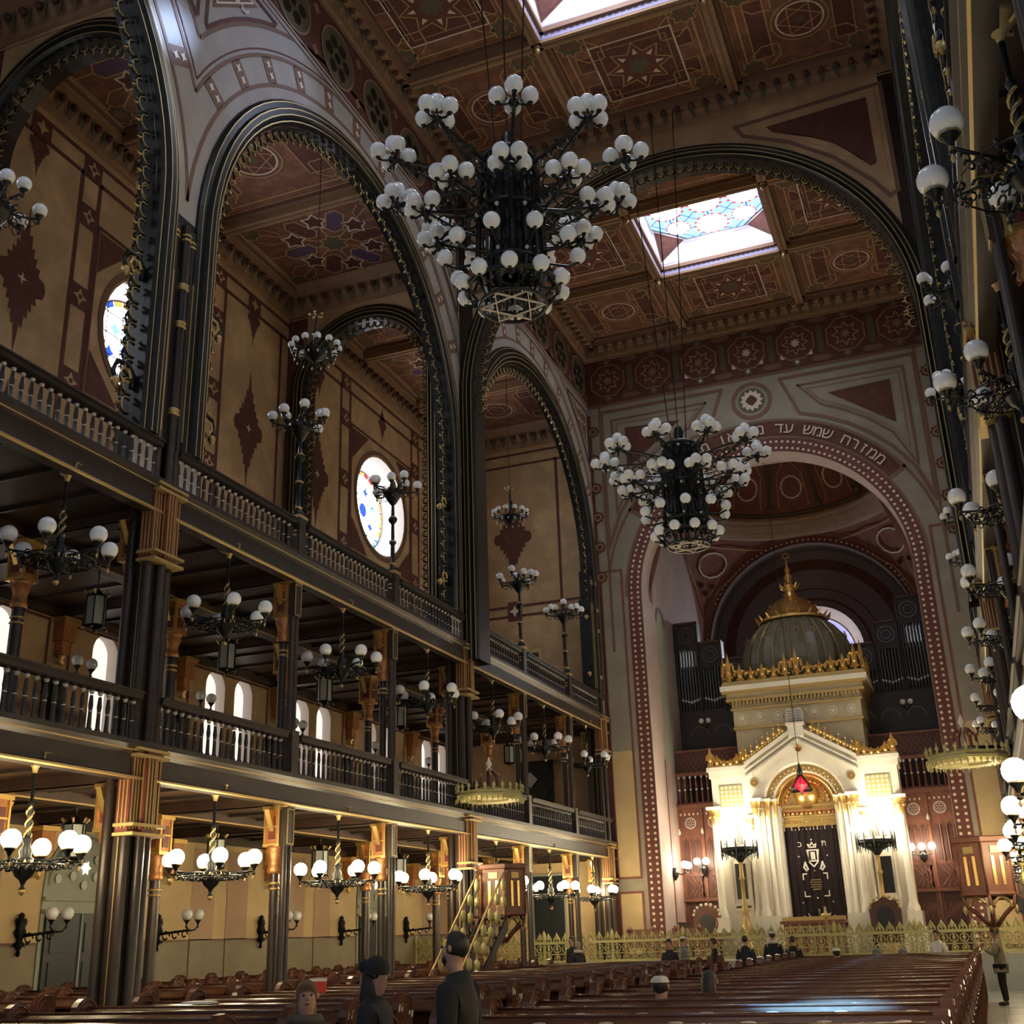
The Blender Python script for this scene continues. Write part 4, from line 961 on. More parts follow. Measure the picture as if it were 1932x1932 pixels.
def make_candelabra():
    t = thing('post_candelabra', 'x', 'candelabra')
    mb = MB(); mb.lathe([(.13,0),(.13,.1),(.06,.16),(.05,.7),(.09,.75),(.045,.82),(.04,1.25),(.10,1.32),(.12,1.38),(.05,1.46),(.035,1.75),(.07,1.8),(.03,1.95)], 'iron', n=8)
    for z in (.17, .76, 1.40, 1.8): mb.lathe([(.06,z),(.10,z+.03),(.06,z+.06)], 'dullgold', n=8)
    mb.build('post', t)
    mb = MB(); mb.lathe([(.04,1.75),(.12,1.85),(.22,2.02),(.28,2.12),(.12,2.14),(.08,2.3),(.05,2.4)], 'iron', n=10)
    for i in range(10): scroll(mb, 2*PI*i/10+.2, .06, .42, 2.12, 'iron', .013, 2)
    for i in range(10): a = PI/5*i; mb.sphere((.27*math.cos(a), .27*math.sin(a), 2.14), .025, 'dullgold', 5, 4)
    mb.build('basket', t)
    for i in range(8):
        hi = i % 3 == 0; R_ = .42 if hi else .62; z = 2.30 if hi else 2.12
        mb = MB(); mb.tube([(.08,0,2.08),(R_*.6,0,z-.04),(R_,0,z)], .018, 'iron', 5); scroll(mb, 0, .15, R_, z-.02, 'iron', .010, 2); cup(mb, R_, 0, z+.17, .115)
        o = mb.build('arm', t, rz=2*PI*i/8+.2); globe_mesh(.115, 'globe').build('globe', o, (R_, 0, z+.17))
    return t
cp = make_candelabra(); u = False
for side, s in SIDES:
    for k in ((-1, 1, 2, 4, 5) if s > 0 else (-2, -1, 1, 2, 4, 5)):
        lab = 'unlit branched globe candelabra standing on the upper %s balustrade, column %s from the far wall' % (side, ORD[5-k]); loc = (XL if s > 0 else XR, Y0+k*S, G2R+.12)
        if not u: cp.location = loc; cp['label'] = lab; cp['group'] = 'candelabras on the upper balustrades'; u = True
        else: dup(cp, None, loc, .5*k, lab, 'candelabras on the upper balustrades')
# small many globed chandeliers high in the left aisle
def make_small(drop):
    t = thing('aisle_chandelier', 'x', 'chandelier')
    mb = MB(); mb.tube([(0,0,1.15), (0,0,drop)], .012, 'iron', 4); mb.build('cable', t)
    mb = MB(); mb.lathe([(.001,-.35),(.05,-.28),(.12,-.22),(.28,-.12),(.36,-.02),(.15,.02),(.06,.1),(.05,.45),(.10,.50),(.04,.58),(.03,1.05),(.07,1.1),(.02,1.18)], 'iron', n=10)
    for i in range(5): a = 2*PI*i/5; mb.sphere((.16*math.cos(a), .16*math.sin(a), 1.05), .035, 'dullgold', 5, 4); mb.tube([(0,0,1.0),(.16*math.cos(a), .16*math.sin(a), 1.05)], .012, 'dullgold', 4)
    for i in range(12): scroll(mb, PI/6*i, .1, .56, .0, 'iron', .012, 3)
    for i in range(14): a = PI/7*i; mb.lathe([(.001,-.08),(.022,-.03),(.001,.02)], 'silver', (.5*math.cos(a), .5*math.sin(a), -.18), 5)
    mb.build('body', t)
    for i in range(12):
        mb = MB(); mb.tube([(.1,0,0), (.58,0,0)], .016, 'iron', 4); cup(mb, .58, 0, .15, .09); o = mb.build('arm', t, rz=PI/6*i+.1)
        globe_mesh(.09, 'globe').build('globe', o, (.58, 0, .15))
    return t
sm = make_small(ZAC-15.6)
sm.location = (-13.45, Y0+1.5*S, 15.6); sm['label'] = 'small twelve globe chandelier high in the left aisle, the nearer one'; sm['group'] = 'small chandeliers high in the aisle'
dup(sm, None, (-13.45, Y0+4.5*S, 15.6), 0, 'small twelve globe chandelier high in the left aisle, before the end wall', 'small chandeliers high in the aisle')

# the two great nave chandeliers
def make_great():
    t = thing('great_chandelier', 'x', 'chandelier'); z = 0
    mb = MB()
    mb.tube([(.5*math.cos(PI/8*i), .5*math.sin(PI/8*i), .25) for i in range(16)], .06, 'iron', 5, closed=True)
    mb.tube([(.62*math.cos(PI/8*i), .62*math.sin(PI/8*i), -1.0) for i in range(16)], .05, 'iron', 5, closed=True)
    mb.tube([(.66*math.cos(PI/8*i), .66*math.sin(PI/8*i), -2.2) for i in range(16)], .05, 'iron', 5, closed=True)
    for i in range(16):
        a = PI/8*i; c, s_ = math.cos(a), math.sin(a)
        mb.tube([(.5*c,.5*s_,.25), (.58*c,.58*s_,-.4), (.62*c,.62*s_,-1.0), (.66*c,.66*s_,-2.2), (.55*c,.55*s_,-2.6)], .035, 'iron', 4)
        mb.tube([(.3*c,.3*s_,.2), (.34*c,.34*s_,-1.2), (.4*c,.4*s_,-2.4)], .05, 'iron', 4)
        for q in range(6): 
            zz = -.1-.42*q; mb.tube([(.6*math.cos(a+PI/16+.09*math.cos(v)), .6*math.sin(a+PI/16+.09*math.cos(v)), zz+.13*math.sin(v)) for v in [k_*PI/4 for k_ in range(8)]], .016, 'iron', 3, closed=True)
        if i % 2 == 0:
            for zz in (.05, -1.15, -2.1): mb.sphere((.68*c, .68*s_, zz), .045, 'silver', 5, 4)
    mb.lathe([(.10,.9),(.16,.7),(.12,.5),(.3,.3),(.42,.2),(.42,-.2),(.36,-.3),(.36,-2.3),(.2,-2.35)], 'iron', n=12)
    mb.tube([(.86*math.cos(PI/12*i), .86*math.sin(PI/12*i), -2.62) for i in range(24)], .05, 'iron', 5, closed=True)
    mb.tube([(.62*math.cos(PI/12*i), .62*math.sin(PI/12*i), -2.95) for i in range(24)], .04, 'iron', 5, closed=True)
    for i in range(12): a = PI/6*i; mb.tube([(.66*math.cos(a), .66*math.sin(a), -2.2), (.86*math.cos(a), .86*math.sin(a), -2.62), (.62*math.cos(a), .62*math.sin(a), -2.95)], .03, 'iron', 4)
    mb.build('cage', t)
    mb = MB()
    for q in (0, PI): mb.tube([(.6*math.cos(q+2*PI/3*i+.3), .6*math.sin(q+2*PI/3*i+.3), -2.97) for i in range(3)], .022, 'cream', 4, closed=True)
    mb.build('star_grille', t)
    def cluster(par, R_, z0, full=True):
        mb = MB()
        mb.box(.45, R_, -.022, .022, z0+.05, z0+.10, 'iron'); mb.tube([(.5,0,z0-.42), (R_*.6,0,z0-.28), (R_-.1,0,z0+.02)], .028, 'iron', 4)
        nn = 5 if R_ > 2 else 3
        for i in range(nn):
            rc = .65+(R_-.9)*(i+.5)/nn; q = .17*(1-.1*i)
            mb.tube([(rc+q*math.cos(v)*(1-v*.07), 0, z0-.10+q*math.sin(v)*(1-v*.07)) for v in [k_*.75 for k_ in range(9)]], .02, 'iron', 4)
        mb.sphere((R_, 0, z0+.05), .10, 'iron', 8, 5); mb.lathe([(.001,-.2),(.04,-.12),(.03,-.05),(.08,0)], 'iron', (R_, 0, z0), 6)
        offs = [(.29,0),(0,.29),(-.29,0),(0,-.29)] if full else [(.24,.16),(-.10,.25),(-.10,-.25),(.24,-.16)]
        L = []
        for dx, dy in offs:
            mb.tube([(R_, 0, z0+.05), (R_+dx*.7, dy*.7, z0+.0), (R_+dx, dy, z0+.04)], .028, 'iron', 4); L.append((R_+dx, dy, z0+.20))
            mb.lathe([(.02,-.20),(.05,-.16),(.07,-.12)], 'iron', (R_+dx, dy, z0+.2), 6)
        if full: L.append((R_, 0, z0+.42)); mb.tube([(R_,0,z0+.05),(R_,0,z0+.30)], .028, 'iron', 4)
        return mb, L
    gm = None
    def addg(par, p):
        nonlocal gm
        if gm is None:
            b = globe_mesh(.158, 'globe'); b.lathe([(.001,-.166),(.026,-.163),(.022,-.154)], 'iron', n=6); gm = b.build('globe', par, p)
        else: dup(gm, par, p)
    for (n, R_, z0, full, ph) in ((10, 2.30, -.30, True, .1), (9, 1.62, -1.12, False, .2)):
        m0, L = cluster(t, R_, z0, full); me = None
        for i in range(n):
            if me is None: o = m0.build('branch', t, rz=ph); me = o.data
            else: o = bpy.data.objects.new('branch', me); C.objects.link(o); o.parent = t; o.rotation_euler = (0,0,ph+2*PI*i/n)
            for p in L: addg(o, p)
    for (n, R_, z0, ph) in ((10, 1.25, -2.0, .4), (10, .95, -2.66, 0)):
        mb = MB(); mb.tube([(.6,0,z0-.05), (R_*.85,0,z0-.12), (R_,0,z0-.05)], .03, 'iron', 4); mb.lathe([(.02,-.18),(.06,-.13),(.08,-.10)], 'iron', (R_, 0, z0+.1), 6); me = None
        for i in range(n):
            if me is None: o = mb.build('branch', t, rz=ph); me = o.data
            else: o = bpy.data.objects.new('branch', me); C.objects.link(o); o.parent = t; o.rotation_euler = (0,0,ph+2*PI*i/n)
            addg(o, (R_, 0, z0+.1))
    return t
gt = make_great()
gt.scale = (.87,)*3; gt.location = (CX, 15.25, 13.93); gt['label'] = 'huge tiered chandelier of white globes hanging over the nave, the nearer and larger one'; gt['group'] = 'great nave chandeliers'
g2 = dup(gt, None, (CX-.15, 28.0, 13.72), .15, 'huge tiered chandelier of white globes farther down the nave in front of the ark arch', 'great nave chandeliers')
for g, w in ((gt, 'nearer'), (g2, 'farther')):
    for dx, dy in ((0, 0), (.35, .2), (-.4, -.05)):
        mb = MB(); zt = (ZC-g.location.z)/.87-.45; mb.tube([(dx*.6, dy*.6, .4), (dx*2.2, dy*(2.2 if w == 'nearer' else .5), zt-.01)], .016, 'iron', 4); mb.build('cable', g)
# ------------------------------------------------------------------ the ark
AC, AY = -5.58, 43.2
ark = thing('torah_ark', 'white marble and gold ark with pointed gable and domed tower in the apse', 'ark', (AC, AY, 0))
def part(mb, name, parent=ark, loc=None, rz=0): return mb.build(name, parent, loc, rz=rz)
mb = MB(); mb.box(-3.55, 3.55, -.15, 1.4, .95, 1.75, 'marble'); mb.box(-3.45, -1.0, -.1, 1.2, 1.75, 2.25, 'marble'); mb.box(1.0, 3.45, -.1, 1.2, 1.75, 2.25, 'marble')
for i in range(3): mb.box(-1.5+.1*i, 1.5-.1*i, -1.0+.28*i, .6, .95+.27*i, 1.22+.27*i, 'marble')
part(mb, 'plinth')
mb = MB(); P = Plane(mb, (0, 0, 0), (1,0,0), (0,0,1)); r0 = 1.47; zs = 6.0
wr(mb, P, -3.3, -r0, 2.2, 7.5, 'marble'); wr(mb, P, r0, 3.3, 2.2, 7.5, 'marble'); strip_arch(mb, P, 0, zs, r0, 7.5, 'marble', 24); wr(mb, P, -3.3, -1.95, 7.49, 7.5, 'marble')
mb.poly([P.p(-1.95,7.501,-1), P.p(1.95,7.501,-1), P.p(1.95,7.62,-1), P.p(0,8.75,-1), P.p(-1.95,7.62,-1)], 'marble')
for (r1, y1, r2, y2, k) in ((1.47,0,1.40,.12,'marble'), (1.40,.12,1.16,.12,'dullgold'), (1.16,.12,1.10,.3,'marble'), (1.10,.3,.98,.34,'gold'), (.98,.34,.94,.8,'gold')):
    for i in range(28):
        a, b = PI*i/28, PI*(i+1)/28; g = lambda t, r, y: (r*math.cos(t), y, zs+r*math.sin(t)); mb.quad(g(a,r1,y1), g(b,r1,y1), g(b,r2,y2), g(a,r2,y2), k)
    for d in (-1, 1): mb.quad((d*r1,y1,2.2), (d*r1,y1,zs), (d*r2,y2,zs), (d*r2,y2,2.2), 'marble' if k != 'gold' or True else k)
for d in (-1, 1): mb.quad((d*3.3,0,2.2), (d*3.3,1.3,2.2), (d*3.3,1.3,7.5), (d*3.3,0,7.5), 'marble')
mb.quad((-3.3,0,7.5), (-3.3,1.3,7.5), (3.3,1.3,7.5), (3.3,0,7.5), 'marble'); mb.quad((-3.3,1.3,2.2), (-3.3,1.3,7.5), (3.3,1.3,7.5), (3.3,1.3,2.2), 'marble')
mb.box(-3.42, -1.75, -.12, 1.35, 7.34, 7.5, 'marble'); mb.box(1.75, 3.42, -.12, 1.35, 7.34, 7.5, 'marble'); mb.box(-3.36, -1.75, -.06, 1.3, 7.1, 7.34, 'marble'); mb.box(1.75, 3.36, -.06, 1.3, 7.1, 7.34, 'marble')
part(mb, 'front_wall')
mb = MB()
for d in (-1, 1):
    A, B = Vector((d*2.0, -.2, 7.42)), Vector((0, -.2, 8.62))
    for o, t, y0 in ((0, .16, -.24), (.2, .07, -.16), (.36, .05, -.12)):
        dz = Vector((0, 0, -o)); mb.add([A+dz, B+dz, B+dz+Vector((0,0,t)), A+dz+Vector((0,0,t)), A+dz+Vector((0,.24+0,0)), B+dz+Vector((0,.24,0)), B+dz+Vector((0,.24,t)), A+dz+Vector((0,.24,t))], [(0,1,2,3),(3,2,6,7),(0,4,5,1)], 'marble' if t > .06 else 'greymarble')
mb.box(-.27, .27, -.3, .3, 8.35, 8.8, 'marble'); mb.box(-.33, .33, -.34, .34, 8.76, 8.86, 'marble')
part(mb, 'gable')
mb = MB(); mb.lathe([(.001,0),(.12,0),(.12,.04)], 'copper', n=14); o = part(mb, 'gable_roundel', loc=(0, -.06, 7.95)); o.rotation_euler = (PI/2, 0, 0)
mb = MB()
for d in (-1, 1):
    pts = [(d*.16-.15, 8.86), (d*.16+.15, 8.86)]+[(d*.16+.15*math.cos(PI*i/8), 9.28+.15*math.sin(PI*i/8)) for i in range(9)]
    n = len(pts); mb.add([(p[0], -.07, p[1]) for p in pts]+[(p[0], .05, p[1]) for p in pts], [tuple(range(n)), tuple(range(n, 2*n))]+[(i, (i+1)%n, n+(i+1)%n, n+i) for i in range(n)], 'greymarble')
    for q in range(5): mb.box(d*.16-.09, d*.16+.09, -.078, -.07, 8.93+.09*q, 8.95+.09*q, 'olive')
mb.tube([(.42*math.cos(q), .02, 9.1+.36*math.sin(q)) for q in [PI*i/10 for i in range(11)]], .02, 'dullgold', 4)
part(mb, 'stone_tablets')
def filigree(mb, x0, x1, y, z, h, k='gold', n=8, peak=None):
    for i in range(n):
        x = x0+(x1-x0)*(i+.5)/n; w = abs(x1-x0)/n*.5; hh = h*(peak(i/(n-1)) if peak else 1)
        for d in (-1, 1):
            mb.tube([(x+d*(.55*w+.45*w*math.cos(v)*(1-.08*v)), y, z+hh*.38+hh*.34*math.sin(v)*(1-.08*v)) for v in [q*.75 for q in range(8)]], h*.085, k, 4)
        mb.tube([(x, y, z), (x, y, z+hh*.6), (x, y, z+hh*1.05)], h*.1, k, 4, rs=[h*.1, h*.16, .004])
        mb.sphere((x, y-.04, z+hh*.38), h*.14, k, 6, 4)
    mb.box(min(x0,x1), max(x0,x1), y-.05, y+.05, z-.02, z+h*.12, k)
wave = lambda t: 1.15-.75*math.sin(PI*t)
mb = MB(); filigree(mb, -3.38, -1.9, -.05, 7.5, .62, n=6, peak=wave); part(mb, 'gilt_cresting')
mb = MB(); filigree(mb, 1.9, 3.38, -.05, 7.5, .62, n=6, peak=wave); part(mb, 'gilt_cresting')
for d in (-1, 1):
    mb = MB()
    for i in range(7):
        t = (i+.4)/7.4; x = d*(1.95-1.6*t); z = 7.58+1.0*t
        for q in range(3): mb.sphere((x+.07*math.cos(q*2.1), -.1, z+.16+.08*math.sin(q*2.1)), .085, 'gold', 6, 4)
        mb.tube([(x, -.1, z+.1), (x+d*.04, -.1, z+.42)], .03, 'gold', 4, rs=[.07, .012]); mb.sphere((x+d*.04, -.1, z+.42), .04, 'gold', 5, 4)
        mb.tube([(x+.09*math.cos(v), -.12, z+.15+.09*math.sin(v)) for v in [k_*.9 for k_ in range(7)]], .025, 'gold', 4)
    part(mb, 'gable_crockets')
for d in (-1, 1):
    mb = MB(); P = Plane(mb, (0, -.02, 0), (1,0,0), (0,0,1))
    P.frect(d*2.6-.42, d*2.6+.42, 6.05, 6.82, 'railgold', 0)
    for i in range(5):
        for j in range(5): P.star((d*2.6-.32+.16*i, 6.14+.15*j), .065, 'marble', 4, .5, 1)
    part(mb, 'gilt_panel')
    mb = MB(); P = Plane(mb, (0, -.02, 0), (1,0,0), (0,0,1)); P.disc((d*1.72, 6.85), .15, 'gold', 14, 1); P.disc((d*1.72, 6.85), .10, 'copper', 12, 2); P.frect(d*1.72-.05, d*1.72+.05, 6.80, 6.90, 'gold', 3)
    part(mb, 'gilt_roundel')
mb = MB()
for i in range(22): a = PI*(i+.5)/22; mb.sphere((1.28*math.cos(a), .10, zs+1.28*math.sin(a)), .045, 'gold', 6, 4); mb.sphere((1.20*math.cos(a+.07), .12, zs+1.20*math.sin(a+.07)), .03, 'marble', 5, 3)
mb.tube([(1.02*math.cos(PI*i/24), .28, zs+1.02*math.sin(PI*i/24)) for i in range(25)], .05, 'gold', 5)
part(mb, 'arch_bosses')
mb = MB(); P = Plane(mb, (0, .8, 0), (1,0,0), (0,0,1)); P.fill([(.96*math.cos(PI*i/20), 6.0+1.1*math.sin(PI*i/20)) for i in range(21)], 'gold', -1); wr(mb, P, -1.0, 1.0, 5.1, 6.02, 'gold')
mb.sphere((0, .78, 6.35), .46, 'gold', 20, 10); 
for i in range(30):
    a = PI*(.04+.92*i/29); mb.sphere((.78*math.cos(a), .74, 6.05+.80*math.sin(a)), .07, 'copper' if i % 2 else 'gold', 6, 4)
for i in range(26):
    a = random.random()*PI; r = .55+.2*random.random(); mb.tube([(r*math.cos(a)+.06*math.cos(v), .76, 6.05+r*math.sin(a)+.06*math.sin(v)) for v in (0,1,2,3,4)], .018, 'gold', 3)
for z, k in ((5.98,'gold'),(5.82,'copper'),(5.62,'gold')): mb.box(-.97, .97, .62, .8, z-.04, z+.03, k)
for i in range(12): x = -.88+.16*i; mb.lathe([(.02,0),(.07,.04),(.07,.10),(.02,.14)], 'copper' if i % 2 else 'gold', (x, .66, 5.64), 6)
for i in range(20): x = -.92+.097*i; mb.sphere((x, .62, 5.42), .035, 'gold', 5, 4)
for i in range(15): x = -.91+.13*i; mb.add([(x-.06,.6,5.34),(x+.06,.6,5.34),(x,.6,5.14)], [(0,1,2)], 'gold'); mb.sphere((x, .6, 5.15), .03, 'cream', 5, 3)
part(mb, 'gilded_tympanum')
# curtain with folds and embroidery
mb = MB(); nx_ = 60; cy_ = lambda u: .60+.03*math.sin(u*26)+.015*math.sin(u*57)
for i in range(nx_):
    a, b = -.93+1.86*i/nx_, -.93+1.86*(i+1)/nx_; zb = lambda u: 1.62-(.25 if u > .5 else 0)
    mb.add([(a, cy_(a), zb(a)), (b, cy_(b), zb(b)), (b, cy_(b), 5.25), (a, cy_(a), 5.25)], [(0,1,2,3)], 'velvet', True)
curt = part(mb, 'velvet_curtain'); curt['label'] = 'burgundy velvet curtain embroidered in silver'
mb = MB(); P = Plane(mb, (0, .54, 0), (1,0,0), (0,0,1))
sv = 'silver'
P.rect(-.16, .16, 4.05, 4.42, .05, sv); P.frect(-.08, .08, 4.10, 4.36, sv); P.line([(-.2,4.42),(-.14,4.0),(0,3.86),(.14,4.0),(.2,4.42)], .045, sv)
P.line([(-.12,4.52),(-.14,4.62),(-.06,4.58),(0,4.68),(.06,4.58),(.14,4.62),(.12,4.52)], .045, sv, True)
for d in (-1, 1):
    P.line([(d*.22,3.78),(d*.30,4.0),(d*.36,3.84),(d*.28,3.74)], .06, sv)
    P.line([(d*.30,3.62),(d*.42,3.62),(d*.42,3.44)], .04, sv); P.line([(d*.42,3.02),(d*.42,2.86),(d*.26,2.86)], .04, sv)
    P.arc((0, 2.42), .40, PI+.3 if d > 0 else 1.5*PI, 1.5*PI if d > 0 else 2*PI-.3, .03, sv, 8)
    for r in (.06, .12, .17): P.arc((0, 2.40), r, PI, 2*PI, .022, sv, 8)
    for p in ((.5,4.22),(.52,2.66),(.52,2.2)): P.star((d*p[0], p[1]), .035, sv, 6, .5)
P.seg((0, 2.42), (0, 2.14), .03, sv); P.seg((-.08, 2.12), (.08, 2.12), .03, sv); P.star((0, 4.78), .04, sv, 6, .5); P.star((0, 2.8), .04, sv, 6, .5); P.star((0, 3.72), .03, sv, 6, .5)
for r_, w_ in ((3.40, .17), (3.32, .20), (3.24, .17), (3.16, .19), (3.08, .12)):
    for q in range(7): P.seg((-w_+w_*2*q/6.5, r_), (-w_+w_*2*q/6.5+.025, r_+.02), .02, 'dullgold')
for ch, x in (('כ', -.42), ('ת', .42)):
    hebrew(mb, ch, lambda u, v, x=x: (x+u, .53, 4.55+v), .28, sv)
part(mb, 'embroidery', curt)
def marble_col(mb, x, y, z0, z1, r):
    mb.lathe([(r*1.5,z0),(r*1.5,z0+.12),(r*1.2,z0+.22),(r,z0+.32),(r*.88,z1-.5)], 'marble', (x, y, 0), 12)
    mb.lathe([(r*.9,z1-.55),(r*1.15,z1-.5),(r*1.0,z1-.42),(r*1.5,z1-.2),(r*1.3,z1-.15),(r*1.7,z1-.02),(r*1.7,z1)], 'gold', (x, y, 0), 8)
    for i in range(8): a = PI/4*i; mb.sphere((x+r*1.35*math.cos(a), y+r*1.35*math.sin(a), z1-.25), r*.3, 'gold', 5, 4)
for d in (-1, 1):
    for x, y, z0, z1, r in ((3.22,-.3,2.25,5.95,.14),(2.0,-.10,2.25,5.6,.10),(1.70,-.30,2.25,6.15,.13),(1.36,.02,2.25,6.15,.09),(1.12,.22,2.25,6.15,.07)):
        mb = MB(); marble_col(mb, d*x, y, z0, z1, r); mb.box(d*x-r*1.7, d*x+r*1.7, y-r*1.7, y+r*1.7, 1.75, z0, 'marble'); mb.box(d*x-r*1.8, d*x+r*1.8, y-r*1.8, y+r*1.8, z1, z1+.1, 'marble'); part(mb, 'marble_column')
    # side niche
    mb = MB(); mb.box(d*2.5-.36, d*2.5+.36, -.14, .0, 2.45, 4.35, 'marble'); mb.box(d*2.5-.19, d*2.5+.19, -.16, -.13, 2.85, 4.05, 'black'); mb.box(d*2.5-.26, d*2.5+.26, -.17, -.14, 2.55, 2.62, 'black')
    for e in (-.32, .32): mb.lathe([(.05,2.7),(.05,4.1),(.08,4.2),(.08,4.3)], 'marble', (d*2.5+e, -.2, 0), 8)
    for i in range(12):
        a, b = PI*i/12, PI*(i+1)/12; g = lambda t, r, y: (d*2.5+r*math.cos(t), y, 4.42+r*math.sin(t)); mb.quad(g(a,.36,-.2), g(b,.36,-.2), g(b,.22,-.2), g(a,.22,-.2), 'marble'); mb.quad(g(a,.36,-.2), g(b,.36,-.2), g(b,.36,0), g(a,.36,0), 'marble')
        mb.add([g(a,.22,-.16), g(b,.22,-.16), (d*2.5,-.10,4.42)], [(0,1,2)], 'dullgold')
    mb.add([(d*2.5-.42,-.18,4.55),(d*2.5+.42,-.18,4.55),(d*2.5,-.18,5.1)], [(0,1,2)], 'marble'); mb.sphere((d*2.5,-.2,4.6), .06, 'gold', 6, 4)
    part(mb, 'side_niche')
    mb = MB()
    for q in range(4): 
        x = d*2.45-.45+.3*q; mb.add([(x-.11,-.1,5.1),(x+.11,-.1,5.1),(x+.11,-.1,5.35),(x,-.1,5.6),(x-.11,-.1,5.35)], [(0,1,2,3,4)], 'greymarble')
    part(mb, 'pointed_arcading')
# tower and dome
mb = MB(); W = 2.36
for x0, z0, z1, k in ((W-.05,7.3,8.9,'towerstone'),(W+.02,8.9,9.0,'gold'),(W-.02,9.0,9.62,'towerstone'),(W+.05,9.62,9.70,'gold'),(W,9.70,9.95,'towerstone'),(W+.18,9.95,10.05,'gold'),(W+.14,10.05,10.22,'towerstone'),(W+.30,10.22,10.34,'gold'),(W+.34,10.34,10.52,'marble'),(W+.28,10.52,10.62,'gold')):
    mb.box(-x0, x0, 2.9-x0, 2.9+x0, z0, z1, k)
for i in range(34): x = -W+2*W*(i+.5)/34; mb.box(x-.035, x+.035, 2.9-W-.14, 2.9-W, 9.80, 9.95, 'gold')
for i in range(7):
    x = -2.0+4.0*i/6
    if abs(x) > .4: o_ = Plane(mb, (0, 2.9-W-.0, 0), (1,0,0), (0,0,1)); o_.ring((x, 9.31), .15, .03, 'marble', 14, 1); o_.star((x, 9.31), .13, 'marble', 6, .5, 1)
part(mb, 'tower_block')
for ax in range(4):
    mb = MB(); n = 12; filigree(mb, -2.55, 2.55, 0, 0, .55, 'gold', n, lambda t: 1.0+.9*abs(2*t-1)**6+(.75 if abs(t-.5) < .06 else 0)+(.2 if int(t*11+.1) % 3 == 0 else 0)); o = part(mb, 'crown_cresting', loc=(0,0,0))
    o.location = [(0, .34, 10.62), (2.56, 2.9, 10.62), (0, 5.46, 10.62), (-2.56, 2.9, 10.62)][ax]; o.rotation_euler = (0, 0, PI/2*ax)
mb = MB(); n = 20
prof = [(1.95,10.6),(2.10,11.0),(2.18,11.5),(2.12,12.0),(1.92,12.5),(1.55,13.0),(1.15,13.35),(.95,13.5)]
for i in range(n):
    a, b = 2*PI*i/n, 2*PI*(i+1)/n; m_ = (a+b)/2
    for p, q in zip(prof, prof[1:]):
        g = lambda t, r, f: (r*f*math.cos(t), 2.9+r*f*math.sin(t))
        mb.add([(*g(a,p[0],.97),p[1]), (*g(m_,p[0],1.03),p[1]), (*g(m_,q[0],1.03),q[1]), (*g(a,q[0],.97),q[1])], [(0,1,2,3)], 'dome', True); mb.add([(*g(m_,p[0],1.03),p[1]), (*g(b,p[0],.97),p[1]), (*g(b,q[0],.97),q[1]), (*g(m_,q[0],1.03),q[1])], [(0,1,2,3)], 'dome', True)
    mb.tube([(p[0]*.985*math.cos(a), 2.9+p[0]*.985*math.sin(a), p[1]) for p in prof], .028, 'dullgold', 4)
    mb.tube([(1.97*math.cos(m_)+.09*math.cos(v)*math.sin(m_), 2.9+1.97*math.sin(m_)-.09*math.cos(v)*math.cos(m_), 12.55+.13*math.sin(v)) for v in [k_*PI/3 for k_ in range(6)]], .02, 'dullgold', 4, closed=True)
part(mb, 'ribbed_dome')
mb = MB(); c = (0, 2.9, 0)
mb.lathe([(1.35,13.30),(1.42,13.38),(1.25,13.45),(1.12,13.6),(.95,13.9),(.7,14.15),(.42,14.32),(.25,14.4),(.3,14.5),(.16,14.6),(.22,14.75),(.34,14.82),(.18,14.92),(.12,15.1),(.17,15.25),(.08,15.4),(.12,15.55),(.05,15.7),(.03,16.0),(.001,16.05)], 'gold', c, 14)
for i in range(20): a = 2*PI*i/20; mb.tube([(1.35*math.cos(a), 2.9+1.35*math.sin(a), 13.4), (1.5*math.cos(a), 2.9+1.5*math.sin(a), 13.58)], .03, 'gold', 4, rs=[.06,.02])
for i in range(10):
    a = 2*PI*i/10; mb.sphere((.95*math.cos(a), 2.9+.95*math.sin(a), 13.95), .06, 'copper', 5, 4); mb.tube([(.3*math.cos(a), 2.9+.3*math.sin(a), 14.75),(.42*math.cos(a), 2.9+.42*math.sin(a), 14.95)], .03, 'gold', 4, rs=[.05,.015])
for q in (0, PI): mb.tube([(.17*math.sin(q+2*PI/3*i), 2.9, 16.15+.17*math.cos(q+2*PI/3*i)) for i in range(3)], .02, 'gold', 4, closed=True)
part(mb, 'gilt_finial')
# eternal lamp
t = thing('eternal_lamp', 'red diamond shaped lamp in a dark metal frame hanging before the ark', 'lamp', (AC, 42.75, 6.6))
mb = MB()
for a in range(4): mb.lathe([(.001,-.32),(.26,0),(.001,.32)], 'ruby', n=4, smooth=False)
part(mb, 'ruby_glass', t)
mb = MB()
for q in range(3): a = 2*PI*q/3+PI/2; mb.tube([(.42*math.cos(a), .0, .42*math.sin(a)), (.42*math.cos(a+2.0944), .0, .42*math.sin(a+2.0944))], .045, 'iron', 4)
for i in range(4): a = PI/2*i; mb.tube([(.27*math.cos(a), .27*math.sin(a), 0), (0,0,.36)], .02, 'iron', 4); mb.tube([(.27*math.cos(a), .27*math.sin(a), 0), (0,0,-.34)], .02, 'iron', 4)
mb.lathe([(.001,.85),(.04,.7),(.12,.4),(.02,.33)], 'iron', n=6); part(mb, 'frame', t)
mb = MB(); mb.tube([(0,0,.8),(0,0,19.1-6.6-.05)], .012, 'iron', 4); part(mb, 'chain', t)
mb = MB(); hebrew(mb, 'נר', lambda u, v: (u, -.20, -.06+v), .16, 'cream'); part(mb, 'lettering', t)
